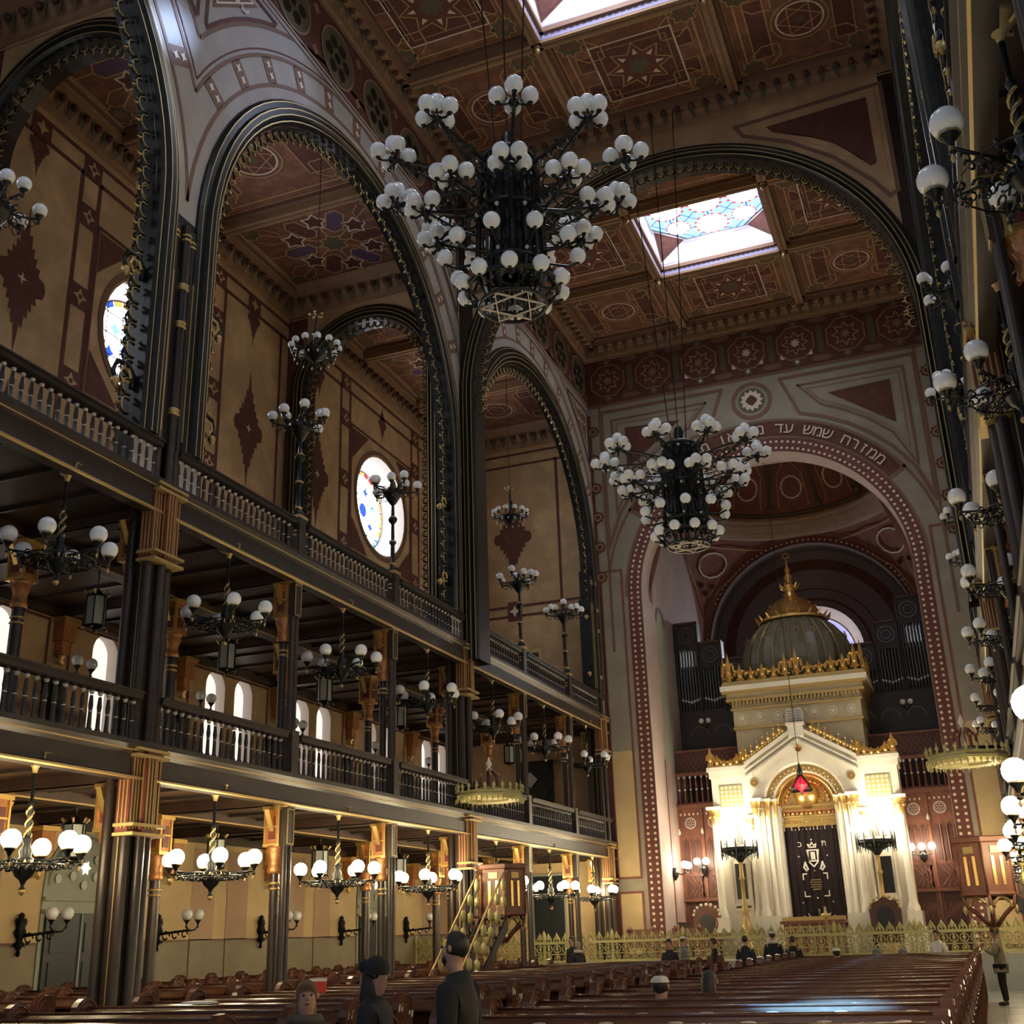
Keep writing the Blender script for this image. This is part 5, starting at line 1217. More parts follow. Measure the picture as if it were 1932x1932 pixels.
# great standing candelabras before the ark
for d, w in ((-1, 'left'), (1, 'right')):
    t = thing('standing_candelabra', 'tall bronze candelabra with glaring white globes on the %s of the ark' % w, 'candelabra', (AC+d*2.32, 42.25, .95), 0, 'blazing candelabras before the ark')
    mb = MB(); mb.lathe([(.35,0),(.35,.25),(.22,.4),(.14,.6),(.24,.9),(.14,1.1),(.10,1.4),(.16,1.5),(.07,1.7),(.07,2.5),(.12,2.55),(.07,2.65),(.07,3.1),(.14,3.2),(.10,3.3)], 'dullgold', n=10); part(mb, 'stem', t)
    mb = MB(); mb.lathe([(.08,3.1),(.2,3.25),(.62,3.45),(.66,3.6),(.55,3.62),(.2,3.7),(.14,4.1),(.03,4.5)], 'iron', n=12)
    for i in range(12): a = PI/6*i; mb.tube([(.64*math.cos(a), .64*math.sin(a), 3.2), (.64*math.cos(a), .64*math.sin(a), 3.62), (.64*math.cos(a), .64*math.sin(a), 3.9)], .02, 'iron', 4, rs=[.012,.03,.015]); mb.tube([(.64*math.cos(a+.12*math.cos(v)+.26), .64*math.sin(a+.12*math.cos(v)+.26), 3.3+.12*math.sin(v)) for v in (0,.8,1.6,2.4,3.14)], .015, 'iron', 4)
    part(mb, 'crown_bowl', t)
    g = None
    for n, r, z, q in ((12, .68, 4.02, .115), (8, .42, 4.3, .11), (5, .16, 4.58, .10)):
        for i in range(n):
            a = 2*PI*i/n; p = (r*math.cos(a), r*math.sin(a), z)
            mb = MB(); mb.tube([(r*.7*math.cos(a), r*.7*math.sin(a), 3.6), (p[0], p[1], z-.1)], .014, 'dullgold', 4); o = part(mb, 'arm', t)
            mb = MB(); mb.sphere((0,0,0), q, 'litwhite', 8, 6); part(mb, 'globe', o, p)

# ------------------------------------------------------------------ carved screen, organ
for d, w in ((-1, 'left'), (1, 'right')):
    YS = 45.0; t = thing('carved_choir_screen', 'brown carved wood screen with balustrade closing the apse on the %s of the ark' % w, 'screen', (CX, YS, 0)); x0, x1 = (-4.98, -2.3) if d < 0 else (2.3, 4.98)
    mb = MB(); mb.box(x0, x1, 0, .12, .95, 6.5, 'screenwood'); P = Plane(mb, (0, 0, 0), (1,0,0), (0,0,1)); n = 3
    for i in range(n):
        a, b = x0+(x1-x0)*i/n, x0+(x1-x0)*(i+1)/n; mb.box(a-.05, a+.05, -.10, 0, .95, 6.4, 'screenwood'); mb.lathe([(.05,0),(.07,.1),(.001,.3)], 'silver', (a, -.08, 5.3), 6)
        P.frect(a+.12, b-.12, 1.1, 2.85, 'screendark', 0); P.frect(a+.12, b-.12, 3.0, 3.8, 'screendark', 0)
        for q in range(4):
            xx = a+.16+(b-a-.32)*q/3.0
            P.seg((xx, 2.0), (min(xx+.5, b-.12), 2.5), .035, 'screenwood', 1); P.seg((xx, 2.5), (max(xx-.5, a+.12), 2.0), .035, 'screenwood', 1)
            P.seg((xx, 3.05), (min(xx+.6, b-.12), 3.75), .045, 'screenwood', 1); P.seg((xx, 3.75), (min(xx+.6, b-.12), 3.05), .045, 'screenwood', 1)
        for q in range(3):
            xx = a+.22+(b-a-.44)*q/2; P.frect(xx-.09, xx+.09, 3.95, 5.0, 'screendark', 1); P.tri((xx-.09,5.0),(xx+.09,5.0),(xx,5.2),'screendark',1); mb.lathe([(.03,3.9),(.03,5.1)], 'screenwood', (xx+.14, -.04, 0), 6)
        P.rect(a+.1, b-.1, 1.05, 2.9, .05, 'screenwood', 2)
    mb.box(x0, x1, -.14, .1, 2.88, 2.98, 'screenwood'); mb.box(x0, x1, -.14, .1, 6.28, 6.42, 'screenwood')
    for i in range(16): mb.box(x0+(x1-x0)*(i+.35)/16, x0+(x1-x0)*(i+.65)/16, -.03, 0, 6.02, 6.10, 'cream')
    part(mb, 'panelling', t)
    for i in range(3):
        mb = MB(); P = Plane(mb, (x0+(x1-x0)*(i+.5)/3, -.03, 5.72), (1,0,0), (0,0,1)); P.ring((0,0), .2, .035, 'silver', 18, 0)
        for q in range(6): P.ring((.10*math.cos(PI/3*q), .10*math.sin(PI/3*q)), .055, .015, 'silver', 8, 0)
        part(mb, 'rosette', t)
    bp = None
    for i in range(12):
        loc = (x0+(x1-x0)*(i+.5)/12, 0, 6.45)
        if bp is None:
            mb = MB(); mb.lathe([(.06,0),(.045,.1),(.03,.5)], 'screenwood', n=6); mb.lathe([(.03,.5),(.055,.53),(.03,.57)], 'silver', n=6); mb.lathe([(.03,.57),(.05,.7),(.03,.95)], 'screenwood', n=6); mb.lathe([(.03,.95),(.06,1.02),(.03,1.06)], 'silver', n=6); bp = part(mb, 'baluster', t, loc)
        else: dup(bp, t, loc)
    mb = MB(); mb.box(x0, x1, -.08, .1, 7.5, 7.62, 'screenwood'); part(mb, 'handrail', t)
    mb = MB(); mb.box(x0, x1, .12, .2, 7.62, 8.45, 'screendark'); P = Plane(mb, (0, .12, 0), (1,0,0), (0,0,1))
    for i in range(14): a = x0+(x1-x0)*i/14; P.seg((a, 7.62), (min(a+.5, x1), 8.4), .03, 'screenwood', 0); P.seg((a, 8.4), (min(a+.5, x1), 7.62), .03, 'screenwood', 0)
    mb.box(x0, x1, .05, .2, 8.42, 8.5, 'screenwood'); part(mb, 'lattice_parapet', t)
    # organ
    t = thing('pipe_organ', 'dark stepped organ case with tall metal pipes on the %s behind the ark' % w, 'organ', (CX, 46.6, 0), 0, 'organ cases behind the ark')
    mb = MB(); P = Plane(mb, (0, 0, 0), (1,0,0), (0,0,1)); mb.box(min(d*2.0, d*4.9), max(d*2.0, d*4.9), .4, 1.6, .95, 12.2, 'organwood'); mb.box(min(d*1.8, d*4.95), max(d*1.8, d*4.95), 0, .5, 8.3, 10.3, 'organwood')
    for i in range(3): P.arc((d*(4.2-.95*i), 9.3), .34, 0, PI, .04, 'pipe', 12, 0)
    for i, zt in enumerate((14.0, 13.1, 12.3)):
        xa = d*(4.9-.95*i); xb = xa-d*.9; mb.box(min(xa,xb), max(xa,xb), .05, .6, zt-1.1, zt, 'organwood'); mb.box(min(xa,xb)-.03, max(xa,xb)+.03, -.02, .65, zt-.06, zt+.03, 'screendark')
        for e in (xa, xb): mb.box(e-.04, e+.04, -.02, .5, 10.2, zt, 'organwood')
        P.ring(((xa+xb)/2, zt-.55), .32, .05, 'pipe', 16, 1); P.ring(((xa+xb)/2, zt-.55), .18, .04, 'pipe', 12, 1)
    part(mb, 'case', t)
    mb = MB(); mb.box(min(d*1.9, d*4.95), max(d*1.9, d*4.95), 0.3, .5, 10.2, 12.2, 'organwood'); part(mb, 'wind_chest', t)
    for i, zt in enumerate((14.0, 13.1, 12.3)):
        for q in range(7):
            x = d*(4.9-.95*i-.09-.12*q); h = zt-1.15+.12*abs(q-3); mb = MB(); mb.lathe([(.012,10.3),(.05,10.62+.04*abs(q-3)),(.05,h)], 'pipe', n=8); mb.lathe([(.052,10.62+.04*abs(q-3)),(.054,10.7+.04*abs(q-3))], 'silver', n=8); part(mb, 'pipe', t, (x, .12, 0))
    t = thing('organ_wall_lamp', 'pair of small white globes on the organ case, %s of the ark' % w, 'lamp', (CX+d*3.9, 46.48, 9.75), 0, 'globe lamps on the organ cases')
    for e in (-.14, .14):
        mb = MB(); mb.tube([(0,.1,-.2),(e,-.15,-.12),(e,-.2,-.05)], .02, 'iron', 4); o = part(mb, 'arm', t); mb = MB(); mb.sphere((e,-.2,.05), .11, 'globe', 10, 7); part(mb, 'globe', o)
# sconces burning on the apse walls and screen
def burning_sconce(label, loc, rz, n=2):
    t = thing('wall_sconce', label, 'sconce', loc, rz, 'burning wall sconces by the ark')
    mb = MB(); mb.lathe([(.02,-.3),(.12,-.15),(.14,.0),(.06,.15)], 'iron', (.06, 0, -.1), 8); mb.tube([(.05,0,-.1),(.3,0,-.2),(.5,0,-.1)], .025, 'iron', 5); part(mb, 'bracket', t)
    for i in range(n):
        e = (i-(n-1)/2)*.34; mb = MB(); mb.tube([(.4,0,-.15),(.5,e,-.12),(.5,e,0)], .018, 'iron', 4); o = part(mb, 'arm', t); mb = MB(); mb.sphere((.5, e, .13), .13, 'litwhite', 10, 7); part(mb, 'globe', o)
    return t
burning_sconce('burning globe sconce on the apse side wall left of the ark', (CX-4.98, 43.5, 4.0), 0, 3)
burning_sconce('burning globe sconce on the brown screen left of the ark', (CX-4.1, 44.86, 4.15), -PI/2, 2)
burning_sconce('burning globe sconce on the brown screen right of the ark', (CX+3.75, 44.86, 4.25), -PI/2, 3)

# ------------------------------------------------------------------ railing of the platform
rp = None
def make_rail(L):
    t = thing('altar_railing', 'x', 'railing')
    mb = MB(); mb.box(-L/2, L/2, -.04, .04, .05, .12, 'railgold'); mb.box(-L/2, L/2, -.05, .05, .62, .70, 'railgold'); mb.box(-L/2, L/2, -.03, .03, .30, .33, 'railgold'); part(mb, 'rails', t)
    n = 8; p0 = None
    for i in range(n):
        loc = (-L/2+L*(i+.5)/n, 0, 0)
        if p0 is None:
            mb = MB(); mb.tube([(0,0,.05),(0,0,.75)], .022, 'railgold', 5)
            for z, r in ((.19,.09),(.47,.12)): mb.tube([(r*math.cos(v), 0, z+r*math.sin(v)) for v in [q*PI/5 for q in range(10)]], .02, 'railgold', 4, closed=True); mb.sphere((0,0,z), .05, 'railgold', 6, 4)
            mb.tube([(-.10,0,.70),(-.09,0,.78),(0,0,.95),(.09,0,.78),(.10,0,.70)], .03, 'railgold', 4); mb.lathe([(.06,.76),(.03,.86),(.001,.99)], 'railgold', n=5); p0 = part(mb, 'picket', t, loc)
        else: dup(p0, t, loc)
    mb = MB(); mb.lathe([(.07,0),(.07,.12),(.045,.16),(.045,.74),(.08,.78),(.05,.84),(.07,.92),(.001,1.06)], 'railgold', (-L/2, 0, 0), 8); part(mb, 'post', t)
    return t
L = 25.6/11
for i in range(11):
    x = XWL+.08+L*(i+.5); lab = 'pale gilt openwork railing of the ark platform, %s section counting from the left wall' % ORD[i]
    if rp is None: rp = make_rail(L); rp.location = (x, 37.9, .95); rp['label'] = lab; rp['group'] = 'railing along the ark platform'
    else: dup(rp, None, (x, 37.9, .95), 0, lab, 'railing along the ark platform')

# ------------------------------------------------------------------ pulpits with their canopies
def pulpit(x, y, sgn, w):
    t = thing('pulpit', 'hexagonal carved wooden pulpit with gilt railed stair on the %s side of the nave' % w, 'pulpit', (x, y, 0), 0 if sgn > 0 else PI*.5, 'pair of pulpits')
    mb = MB(); mb.lathe([(.60,2.32),(.66,2.36),(.62,2.42),(.62,3.42),(.68,3.45),(.68,3.54),(.62,3.56)], 'screenwood', n=6, smooth=False)
    for i in range(6):
        a = PI/3*(i+.5); c, s_ = math.cos(a), math.sin(a)
        for e in (-.10, .10): mb.obox((c*.55-s_*e, s_*.55+c*e, 2.85), (.008, .035, .30), 'gold', a)
        mb.obox((c*.55, s_*.55, 3.28), (.008, .12, .07), 'dullgold', a)
        a2 = PI/3*i; mb.tube([(.63*math.cos(a2), .63*math.sin(a2), 2.36), (.63*math.cos(a2), .63*math.sin(a2), 3.5)], .025, 'screenwood', 5)
    mb.lathe([(.001,2.36),(.6,2.36)], 'screendark', n=6); part(mb, 'body', t)
    mb = MB()
    for i in range(6):
        a = PI/3*i; c, s_ = math.cos(a), math.sin(a); mb.tube([(.6*c,.6*s_,2.36),(.56*c,.56*s_,2.15),(.3*c,.3*s_,1.95),(.08*c,.08*s_,1.72)], .045, 'screenwood', 5)
        a += PI/6; c, s_ = math.cos(a), math.sin(a); t_ = Vector((-s_, c)); mb.tube([(.5*c+.2*math.cos(v)*t_.x, .5*s_+.2*math.cos(v)*t_.y, 2.1+.2*math.sin(v)) for v in [q*.5 for q in range(7)]], .03, 'dullgold', 4)
        mb.lathe([(.001,1.95),(.04,2.0),(.05,2.08),(.02,2.14)], 'dullgold', (.6*math.cos(PI/3*i), .6*math.sin(PI/3*i), 0), 6)
    mb.lathe([(.001,1.6),(.05,1.68),(.10,1.78),(.06,1.9)], 'dullgold', n=8); part(mb, 'corbel', t)
    q_ = (-1 if sgn > 0 else 1); mb = MB(); mb.box(*(sorted((0, q_*(.95 if sgn > 0 else .98)))), .10, .30, 2.25, 2.36, 'screenwood'); mb.T = Matrix.Rotation(0 if sgn > 0 else -PI*.5, 4, 'Z') if sgn < 0 else None; o_ = part(mb, 'bracket_beam', t)
    if sgn < 0: o_.rotation_euler = (0, 0, -PI*.5)
    # stair
    n = 11
    mb = MB()
    for i in range(n): mb.box(-.35, .35, -.75-.26*(i+1), -.75-.26*i, 2.34-.21*i-.06, 2.34-.21*i, 'screendark')
    for e in (-.36, .34): mb.add([(e,-.55,2.34),(e,-.75-.26*n,.05),(e,-.75-.26*n,.0),(e,-.55,2.0),(e+.03,-.55,2.34),(e+.03,-.75-.26*n,.05),(e+.03,-.75-.26*n,.0),(e+.03,-.55,2.0)], [(0,1,2,3),(4,7,6,5),(0,4,5,1)], 'iron')
    part(mb, 'stair', t)
    for e in (-.35, .35):
        mb = MB(); mb.tube([(e,-.45,3.38),(e,-.75,3.3),(e,-.75-.26*n,1.0)], .03, 'dullgold', 5); part(mb, 'stair_handrail', t)
        for i in range(7):
            f = i/6; y_, z_ = -.75-.26*(n-1)*f, 2.34-.21*(n-1)*f
            mb = MB(); mb.tube([(e,y_,z_),(e,y_,z_+.98)], .018, 'railgold', 4)
            for q in (.3, .7): mb.lathe([(.02,q-.14),(.07,q-.09),(.07,q+.09),(.02,q+.14)], 'railgold', (e, y_, z_), 5)
            part(mb, 'stair_baluster', t)
    return t
pulpit(-11.35, 28.25, 1, 'left'); pulpit(.02, 28.25, -1, 'right')
def canopy(x, y, z, w):
    t = thing('pulpit_canopy', 'gilded crown shaped canopy projecting above the %s pulpit' % w, 'canopy', (x, y, z), 0, 'crown canopies over the pulpits')
    mb = MB(); mb.lathe([(.86,0),(.90,.04),(.90,.10),(.84,.14),(.84,.20)], 'railgold', n=8, smooth=False); mb.lathe([(.84,.18),(.5,.26),(.12,.36),(.001,.38)], 'railgold', n=8, smooth=False)
    for i in range(40): a = 2*PI*i/40; mb.tube([(.88*math.cos(a), .88*math.sin(a), .02), (.88*math.cos(a), .88*math.sin(a), -.10)], .02, 'railgold', 3, rs=[.035,.008])
    part(mb, 'crown_rim', t)
    mb = MB(); mb.lathe([(.001,.06),(.5,.05),(.52,.0),(.80,-.02),(.84,.02)], 'railgold', n=8, smooth=False)
    for i in range(24): a = 2*PI*i/24; mb.sphere((.70*math.cos(a), .70*math.sin(a), -.02), .03, 'cream', 5, 3)
    part(mb, 'soffit', t)
    for i in range(24):
        a = 2*PI*i/24; c, s_ = .86*math.cos(a), .86*math.sin(a); mb = MB(); mb.lathe([(.05,.18),(.02,.24),(.055,.30),(.02,.36),(.001,.46 if i % 3 == 0 else .38)], 'railgold', n=5); part(mb, 'crown_leaf', t, (c, s_, 0))
    mb = MB()
    for i in range(6): a = PI/3*i; mb.tube([(.26*math.cos(a), .26*math.sin(a), .3), (.24*math.cos(a), .24*math.sin(a), .6), (.08*math.cos(a), .08*math.sin(a), .78)], .035, 'screenwood', 4); mb.sphere((.27*math.cos(a), .27*math.sin(a), .62), .04, 'copper', 5, 4)
    mb.lathe([(.12,.74),(.04,.84),(.09,.92),(.05,1.0),(.001,1.12)], 'cream', n=8); part(mb, 'lantern_finial', t)
    sg = -1 if x < CX else 1
    mb = MB(); mb.tube([(0,0,.36),(sg*.5,.1,.34),(sg*(abs((XL if sg < 0 else XR)-x)-.08), .25, .34)], .04, 'iron', 5); part(mb, 'bracket', t)
canopy(-11.55, 28.1, 5.15, 'left'); canopy(.05, 28.1, 5.15, 'right')

# ------------------------------------------------------------------ doors on the left wall and the end wall
def door_obj(n, mb): return mb.build('door_%d' % n, kind='structure')
for n, (y0, y1) in enumerate(((20.25, 22.35), (33.9, 36.0)), 1):
    mb = MB(); P = Plane(mb, (XWL, 0, 0), (0,1,0), (0,0,1), .02); yc = (y0+y1)/2; r = (y1-y0)/2
    P.frect(y0-.12, y1+.12, 0, 2.85, 'doorframe', 0.5); P.fill([(y0-.12, 2.8), (y1+.12, 2.8)]+[(yc+(r+.12)*math.cos(PI*i/14), 3.15+(r+.1)*math.sin(PI*i/14)) for i in range(15)], 'doorframe', 1)
    mb.box(XWL+.03, XWL+.09, y0, y1, 0, 2.6, 'door'); mb.box(XWL+.03, XWL+.14, y0-.12, y1+.12, 2.6, 2.68, 'doorframe'); mb.box(XWL+.03, XWL+.12, y0-.12, y1+.12, 2.85, 2.93, 'doorframe')
    for a in (0, 1):
        for b in range(3): q = y0+.15+a*(r-.02); mb.box(XWL+.09, XWL+.11, q, q+r-.25, .25+.78*b, .85+.78*b, 'door')
    mb.box(XWL+.09, XWL+.12, yc-.02, yc+.02, 0, 2.6, 'doorframe')
    P.star((yc, 3.55), .17, 'winwhite', 6, .58, 3)
    for i in range(6): a = PI/6+PI/3*i; P.disc((yc+.42*math.cos(a), 3.55+.36*math.sin(a)), .095, 'lantern', 12, 3)
    P.disc((yc-.8, 3.3), .095, 'lantern', 12, 3); P.disc((yc+.8, 3.3), .095, 'lantern', 12, 3)
    P.arc((yc, 3.15), r+.0, 0, PI, .05, 'dado', 16, 3)
    d = door_obj(n, mb)
    mb = MB(); mb.lathe([(.001,0),(.03,.02),(.03,.06)], 'dullgold', n=8); h = mb.build('door_handle', d, (XWL+.14, yc+.1, 1.1)); h.rotation_euler = (0, PI/2, 0)
mb = MB(); P = Plane(mb, (0, YD, 0), (1,0,0), (0,0,1), .02); mb.box(-15.5, -14.35, YD-.1, YD-.03, .95, 3.9, 'door'); P.rect(-15.55, -14.3, .95, 3.95, .08, 'doorframe', 3)
for x in (-15.4, -14.85): mb.box(x, x+.42, YD-.12, YD-.1, 1.2, 3.7, 'door')
door_obj(3, mb)
mb = MB(); P = Plane(mb, (0, YD, 0), (1,0,0), (0,0,1), .02); mb.box(-15.95, -14.55, YD-.12, YD-.03, G1F, 8.1, 'black')
for z in (5.6, 6.5, 7.4): P.fill([(-15.75, z), (-15.45, z+.3), (-15.15, z), (-15.45, z-.3)], 'tile', 8); P.fill([(-15.2+.2, z+.4), (-14.9+.1, z+.6), (-14.65, z+.4), (-14.85, z+.2)], 'door', 8)
door_obj(4, mb)
mb = MB(); mb.box(0, .05, -.42, .42, -.55, .6, 'brownline'); mb.box(.05, .06, -.30, .30, -.42, .45, 'paper')
for i in range(3): mb.box(.06, .064, -.26, .26, -.3+.22*i, -.28+.22*i, 'dado')
tag(mb.build('framed_notice', None, (XWL+.02, 18.6, 1.2)), 'framed white notice hanging on the left wall below the dado', 'notice')

# unlit wall sconces on the left outer wall
def wall_sconce():
    t = thing('wall_lamp', 'x', 'sconce')
    mb = MB(); mb.lathe([(.001,-.45),(.05,-.40),(.03,-.32),(.10,-.22),(.06,-.12),(.13,0),(.09,.12),(.12,.2),(.05,.3),(.07,.36),(.001,.42)], 'iron', (.05, 0, 0), 8)
    for z_ in (-.25, .0, .22): [mb.tube([(.05, e_*(.08+.08*math.cos(v_)), z_+.08*math.sin(v_)) for v_ in (0,1,2,3,4)], .02, 'iron', 4) for e_ in (-1, 1)]; part(mb, 'backplate', t)
    mb = MB(); mb.tube([(.1,0,-.05),(.95,0,.02)], .03, 'iron', 5); scroll(mb, 0, .15, .95, .02, 'iron', .02, 3); part(mb, 'arm', t)
    for e in (-.22, .22):
        mb = MB(); mb.tube([(.9,0,0),(1.0,e*.6,.02),(1.02,e,.12),(1.02,e,.2)], .02, 'iron', 5); cup(mb, 1.02, e, .36, .13); o = part(mb, 'branch', t); globe_mesh(.13, 'globe').build('globe', o, (1.02, e, .36))
    return t
ws = wall_sconce(); first_ws = True
for z, nm in ((2.2, 'ground floor'), (7.35, 'lower gallery')):
    for k in range(1, 6):
        y = Y0+k*S-.28; lab = 'unlit bronze bracket lamp on the left wall, %s, %s from the far end' % (nm, ORD[5-k])
        if first_ws: ws.location = (XWL+.02, y, z); ws['label'] = lab; ws['group'] = 'bracket lamps on the left wall'; first_ws = False
        else: dup(ws, None, (XWL+.02, y, z), 0, lab, 'bracket lamps on the left wall')

# ------------------------------------------------------------------ pews
def pew(L, plates=0):
    t = thing('pew', 'x', 'pew')
    mb = MB(); mb.box(-L/2, L/2, .0, .06, .30, 1.06, 'wood')
    for i in range(int(L/.9)): x = -L/2+.1+i*.9; mb.box(x, x+.72, -.012, 0, .45, .98, 'woodend')
    part(mb, 'backrest', t)
    mb = MB(); mb.add([(-L/2,-.30,1.03),(L/2,-.30,1.03),(L/2,.07,1.13),(-L/2,.07,1.13),(-L/2,-.30,1.0),(L/2,-.30,1.0),(L/2,.07,1.10),(-L/2,.07,1.10)], [(0,1,2,3),(4,7,6,5),(0,4,5,1),(2,6,7,3)], 'wood'); mb.tube([(-L/2,.06,1.13),(L/2,.06,1.13)], .022, 'wood', 6); part(mb, 'book_ledge', t)
    mb = MB(); mb.box(-L/2, L/2, .06, .50, .42, .47, 'wood'); mb.box(-L/2, L/2, .42, .47, .05, .42, 'woodend'); part(mb, 'seat', t)
    e0 = None
    for x in (-L/2-.04, L/2+.04):
        if e0 is None:
            mb = MB(); pts = [(-.30,0),(.52,0),(.52,.55),(.38,.62),(.22,.78)]+[(-.02+.22*math.cos(a), 1.06+.20*math.sin(a)) for a in [-.6+(PI+1.2)*i/12 for i in range(13)]]+[(-.30,.80)]
            n = len(pts); mb.add([(-.045,p[0],p[1]) for p in pts]+[(.045,p[0],p[1]) for p in pts], [tuple(range(n))[::-1], tuple(range(n,2*n))]+[(i,(i+1)%n,n+(i+1)%n,n+i) for i in range(n)], 'woodend')
            for sx_ in (-1, 1):
                for r in (.17, .10): mb.tube([(sx_*.047, -.02+r*math.cos(2*PI*i/14), 1.06+r*math.sin(2*PI*i/14)) for i in range(14)], .012, 'wood', 4, closed=True)
                mb.tube([(sx_*.047,-.22,.1),(sx_*.047,-.22,.75),(sx_*.047,.15,.75),(sx_*.047,.42,.5),(sx_*.047,.42,.1)], .012, 'wood', 4)
            e0 = part(mb, 'end_panel', t, (x, 0, 0))
        else: dup(e0, t, (x, 0, 0))
    if plates:
        p0 = None
        for i in range(plates):
            x = -L/2+L*(i+.5)/plates; z = 1.13-.1*.45+.004
            if p0 is None: mb = MB(); mb.lathe([(.001,.004),(.065,.003),(.07,0)], 'plate', n=12, sq=.55); p0 = part(mb, 'number_plate', t, (x, -.1, z-.008)); p0.rotation_euler = (.27, 0, 0)
            else: dup(p0, t, (x, -.1, z-.008))
    return t
blocks = [('right nave block', -.42, -4.85, 7.0, 22, 1.18, 7), ('left nave block', -6.45, -11.0, 9.4, 19, 1.18, 0), ('left aisle block', -13.15, -14.95, 14.6, 18, 1.22, 0), ('left aisle wall block', -15.85, -17.6, 16.5, 16, 1.22, 0)]
for nm, xa, xb, y0, n, st, pl in blocks:
    pr = pew(xa-xb-.1, pl)
    for i in range(n):
        lab = 'polished wooden pew of the %s, %s row from the front' % (nm, ORD[n-1-i]); loc = ((xa+xb)/2, y0+i*st, 0)
        if i == 0: pr.location = loc; pr['label'] = lab; pr['group'] = 'pews of the '+nm
        else: dup(pr, None, loc, 0, lab, 'pews of the '+nm)
mb = MB(); mb.box(-.2, .2, -.14, .14, 0, .02, 'paper'); mb.box(-.18, .18, -.12, .12, .02, .03, 'paper'); tag(mb.build('ledge_highlight', None, (-10.0, 13.98, 1.115)), 'white sheet in place of a highlight on a left nave pew ledge', 'highlight')  # flat white sheet imitating a highlight reflected on the pew ledge
mb = MB(); mb.box(-.13, .13, -.03, .03, 0, .2, 'redbox'); mb.box(-.132, .132, -.035, .035, .16, .2, 'paper'); tag(mb.build('red_box', None, (-9.6, 16.38, 1.125)), 'small red and white card box standing on a left nave pew ledge', 'box')

# furniture on the platform
t = thing('reading_table', 'carved brown reading table standing before the ark curtain', 'table', (AC+.1, 41.3, .95))
mb = MB(); mb.box(-1.05, 1.05, -.45, .45, 1.0, 1.1, 'screenwood'); mb.box(-1.0, 1.0, -.3, .4, 1.1, 1.22, 'dullgold'); part(mb, 'top', t)
mb = MB(); mb.box(-.95, .95, -.38, .38, 0, 1.0, 'screenwood'); P = Plane(mb, (0,-.38,0), (1,0,0), (0,0,1)); [P.rect(-.9+.46*i, -.5+.46*i, .1, .9, .04, 'dullgold') for i in range(4)]; part(mb, 'base', t)
mb = MB(); mb.lathe([(.12,0),(.12,.05),(.04,.1),(.03,.5),(.06,.55),(.05,1.15),(.16,1.2),(.14,1.28),(.05,1.3),(.03,1.5)], 'dullgold', n=8); tag(mb.build('candlestick', None, (AC+.62, 40.3, .95)), 'tall gilt candlestick standing right of the reading table', 'candlestick')
for x, y, k1, lab in ((-9.35, 42.4, 'screenwood', 'carved wooden throne with pale crest and dark oval back, left of the ark'), (-3.15, 40.6, 'screendark', 'dark carved throne with oval opening standing at the right front of the ark')):
    t = thing('throne', lab, 'chair', (x, y, .95)); mb = MB(); mb.box(-.45, .45, -.35, .35, .35, .48, k1); part(mb, 'seat', t)
    mb = MB(); pts = [(-.48,.45),(.48,.45),(.5,1.35),(.42,1.55),(.2,1.62),(0,1.78),(-.2,1.62),(-.42,1.55),(-.5,1.35)]; n = len(pts); mb.add([(p[0],.28,p[1]) for p in pts]+[(p[0],.38,p[1]) for p in pts], [tuple(range(n)), tuple(range(n,2*n))[::-1]]+[(i,(i+1)%n,n+(i+1)%n,n+i) for i in range(n)], k1); P = Plane(mb, (0,.28,0), (1,0,0), (0,0,1)); P.fill([(.28*math.cos(2*PI*i/18), 1.12+.33*math.sin(2*PI*i/18)) for i in range(18)], 'black'); P.arc((0,1.12), .36, 0, 2*PI, .06, k1, 20, 1); part(mb, 'backrest', t)
    mb = MB()
    for i in range(9): a = PI*i/8; mb.sphere((.46*math.cos(a), .26, 1.42+.34*math.sin(a)), .06, 'cream' if x < -5 else 'dullgold', 6, 4)
    part(mb, 'crest', t)
    for a in (-.4, .4):
        for b in (-.3, .3): mb = MB(); mb.lathe([(.05,0),(.03,.1),(.05,.2),(.04,.36)], k1, n=6); part(mb, 'leg', t, (a, b, 0))
    mb = MB(); [mb.tube([(-.3+.2*i+.08*math.cos(v), -.36, .22+.08*math.sin(v)) for v in [q*PI/4 for q in range(8)]], .02, 'cream', 4, closed=True) for i in range(4)]; part(mb, 'ring_frieze', t)
for i, x in enumerate((-11.2, -10.6)):
    t = thing('platform_bench', 'low wooden bench on the platform beside the left apse jamb, %s' % ('against the pier' if i == 0 else 'nearer the ark'), 'bench', (x+.9*i, 40.4+.5*i, .95)); mb = MB(); mb.box(-.55, .55, -.2, .2, .42, .5, 'screenwood'); part(mb, 'seat', t); mb = MB(); mb.box(-.55, .55, .16, .22, .5, 1.0, 'screenwood'); mb.sphere((-.4,.19,1.0), .1, 'screenwood', 8, 5); mb.sphere((.4,.19,1.0), .1, 'screenwood', 8, 5); part(mb, 'backrest', t)
    for a in (-.5, .5): mb = MB(); mb.box(a-.04, a+.04, -.2, .2, 0, .42, 'screenwood'); part(mb, 'leg', t)
mb = MB(); mb.box(-.5, .5, -.3, .3, 0, 1.15, 'screendark'); mb.box(-.55, .55, -.35, .35, 1.15, 1.2, 'screendark'); tag(mb.build('low_cabinet', None, (-9.95, 43.3, .95)), 'dark low cabinet against the left side wall of the apse', 'cabinet')

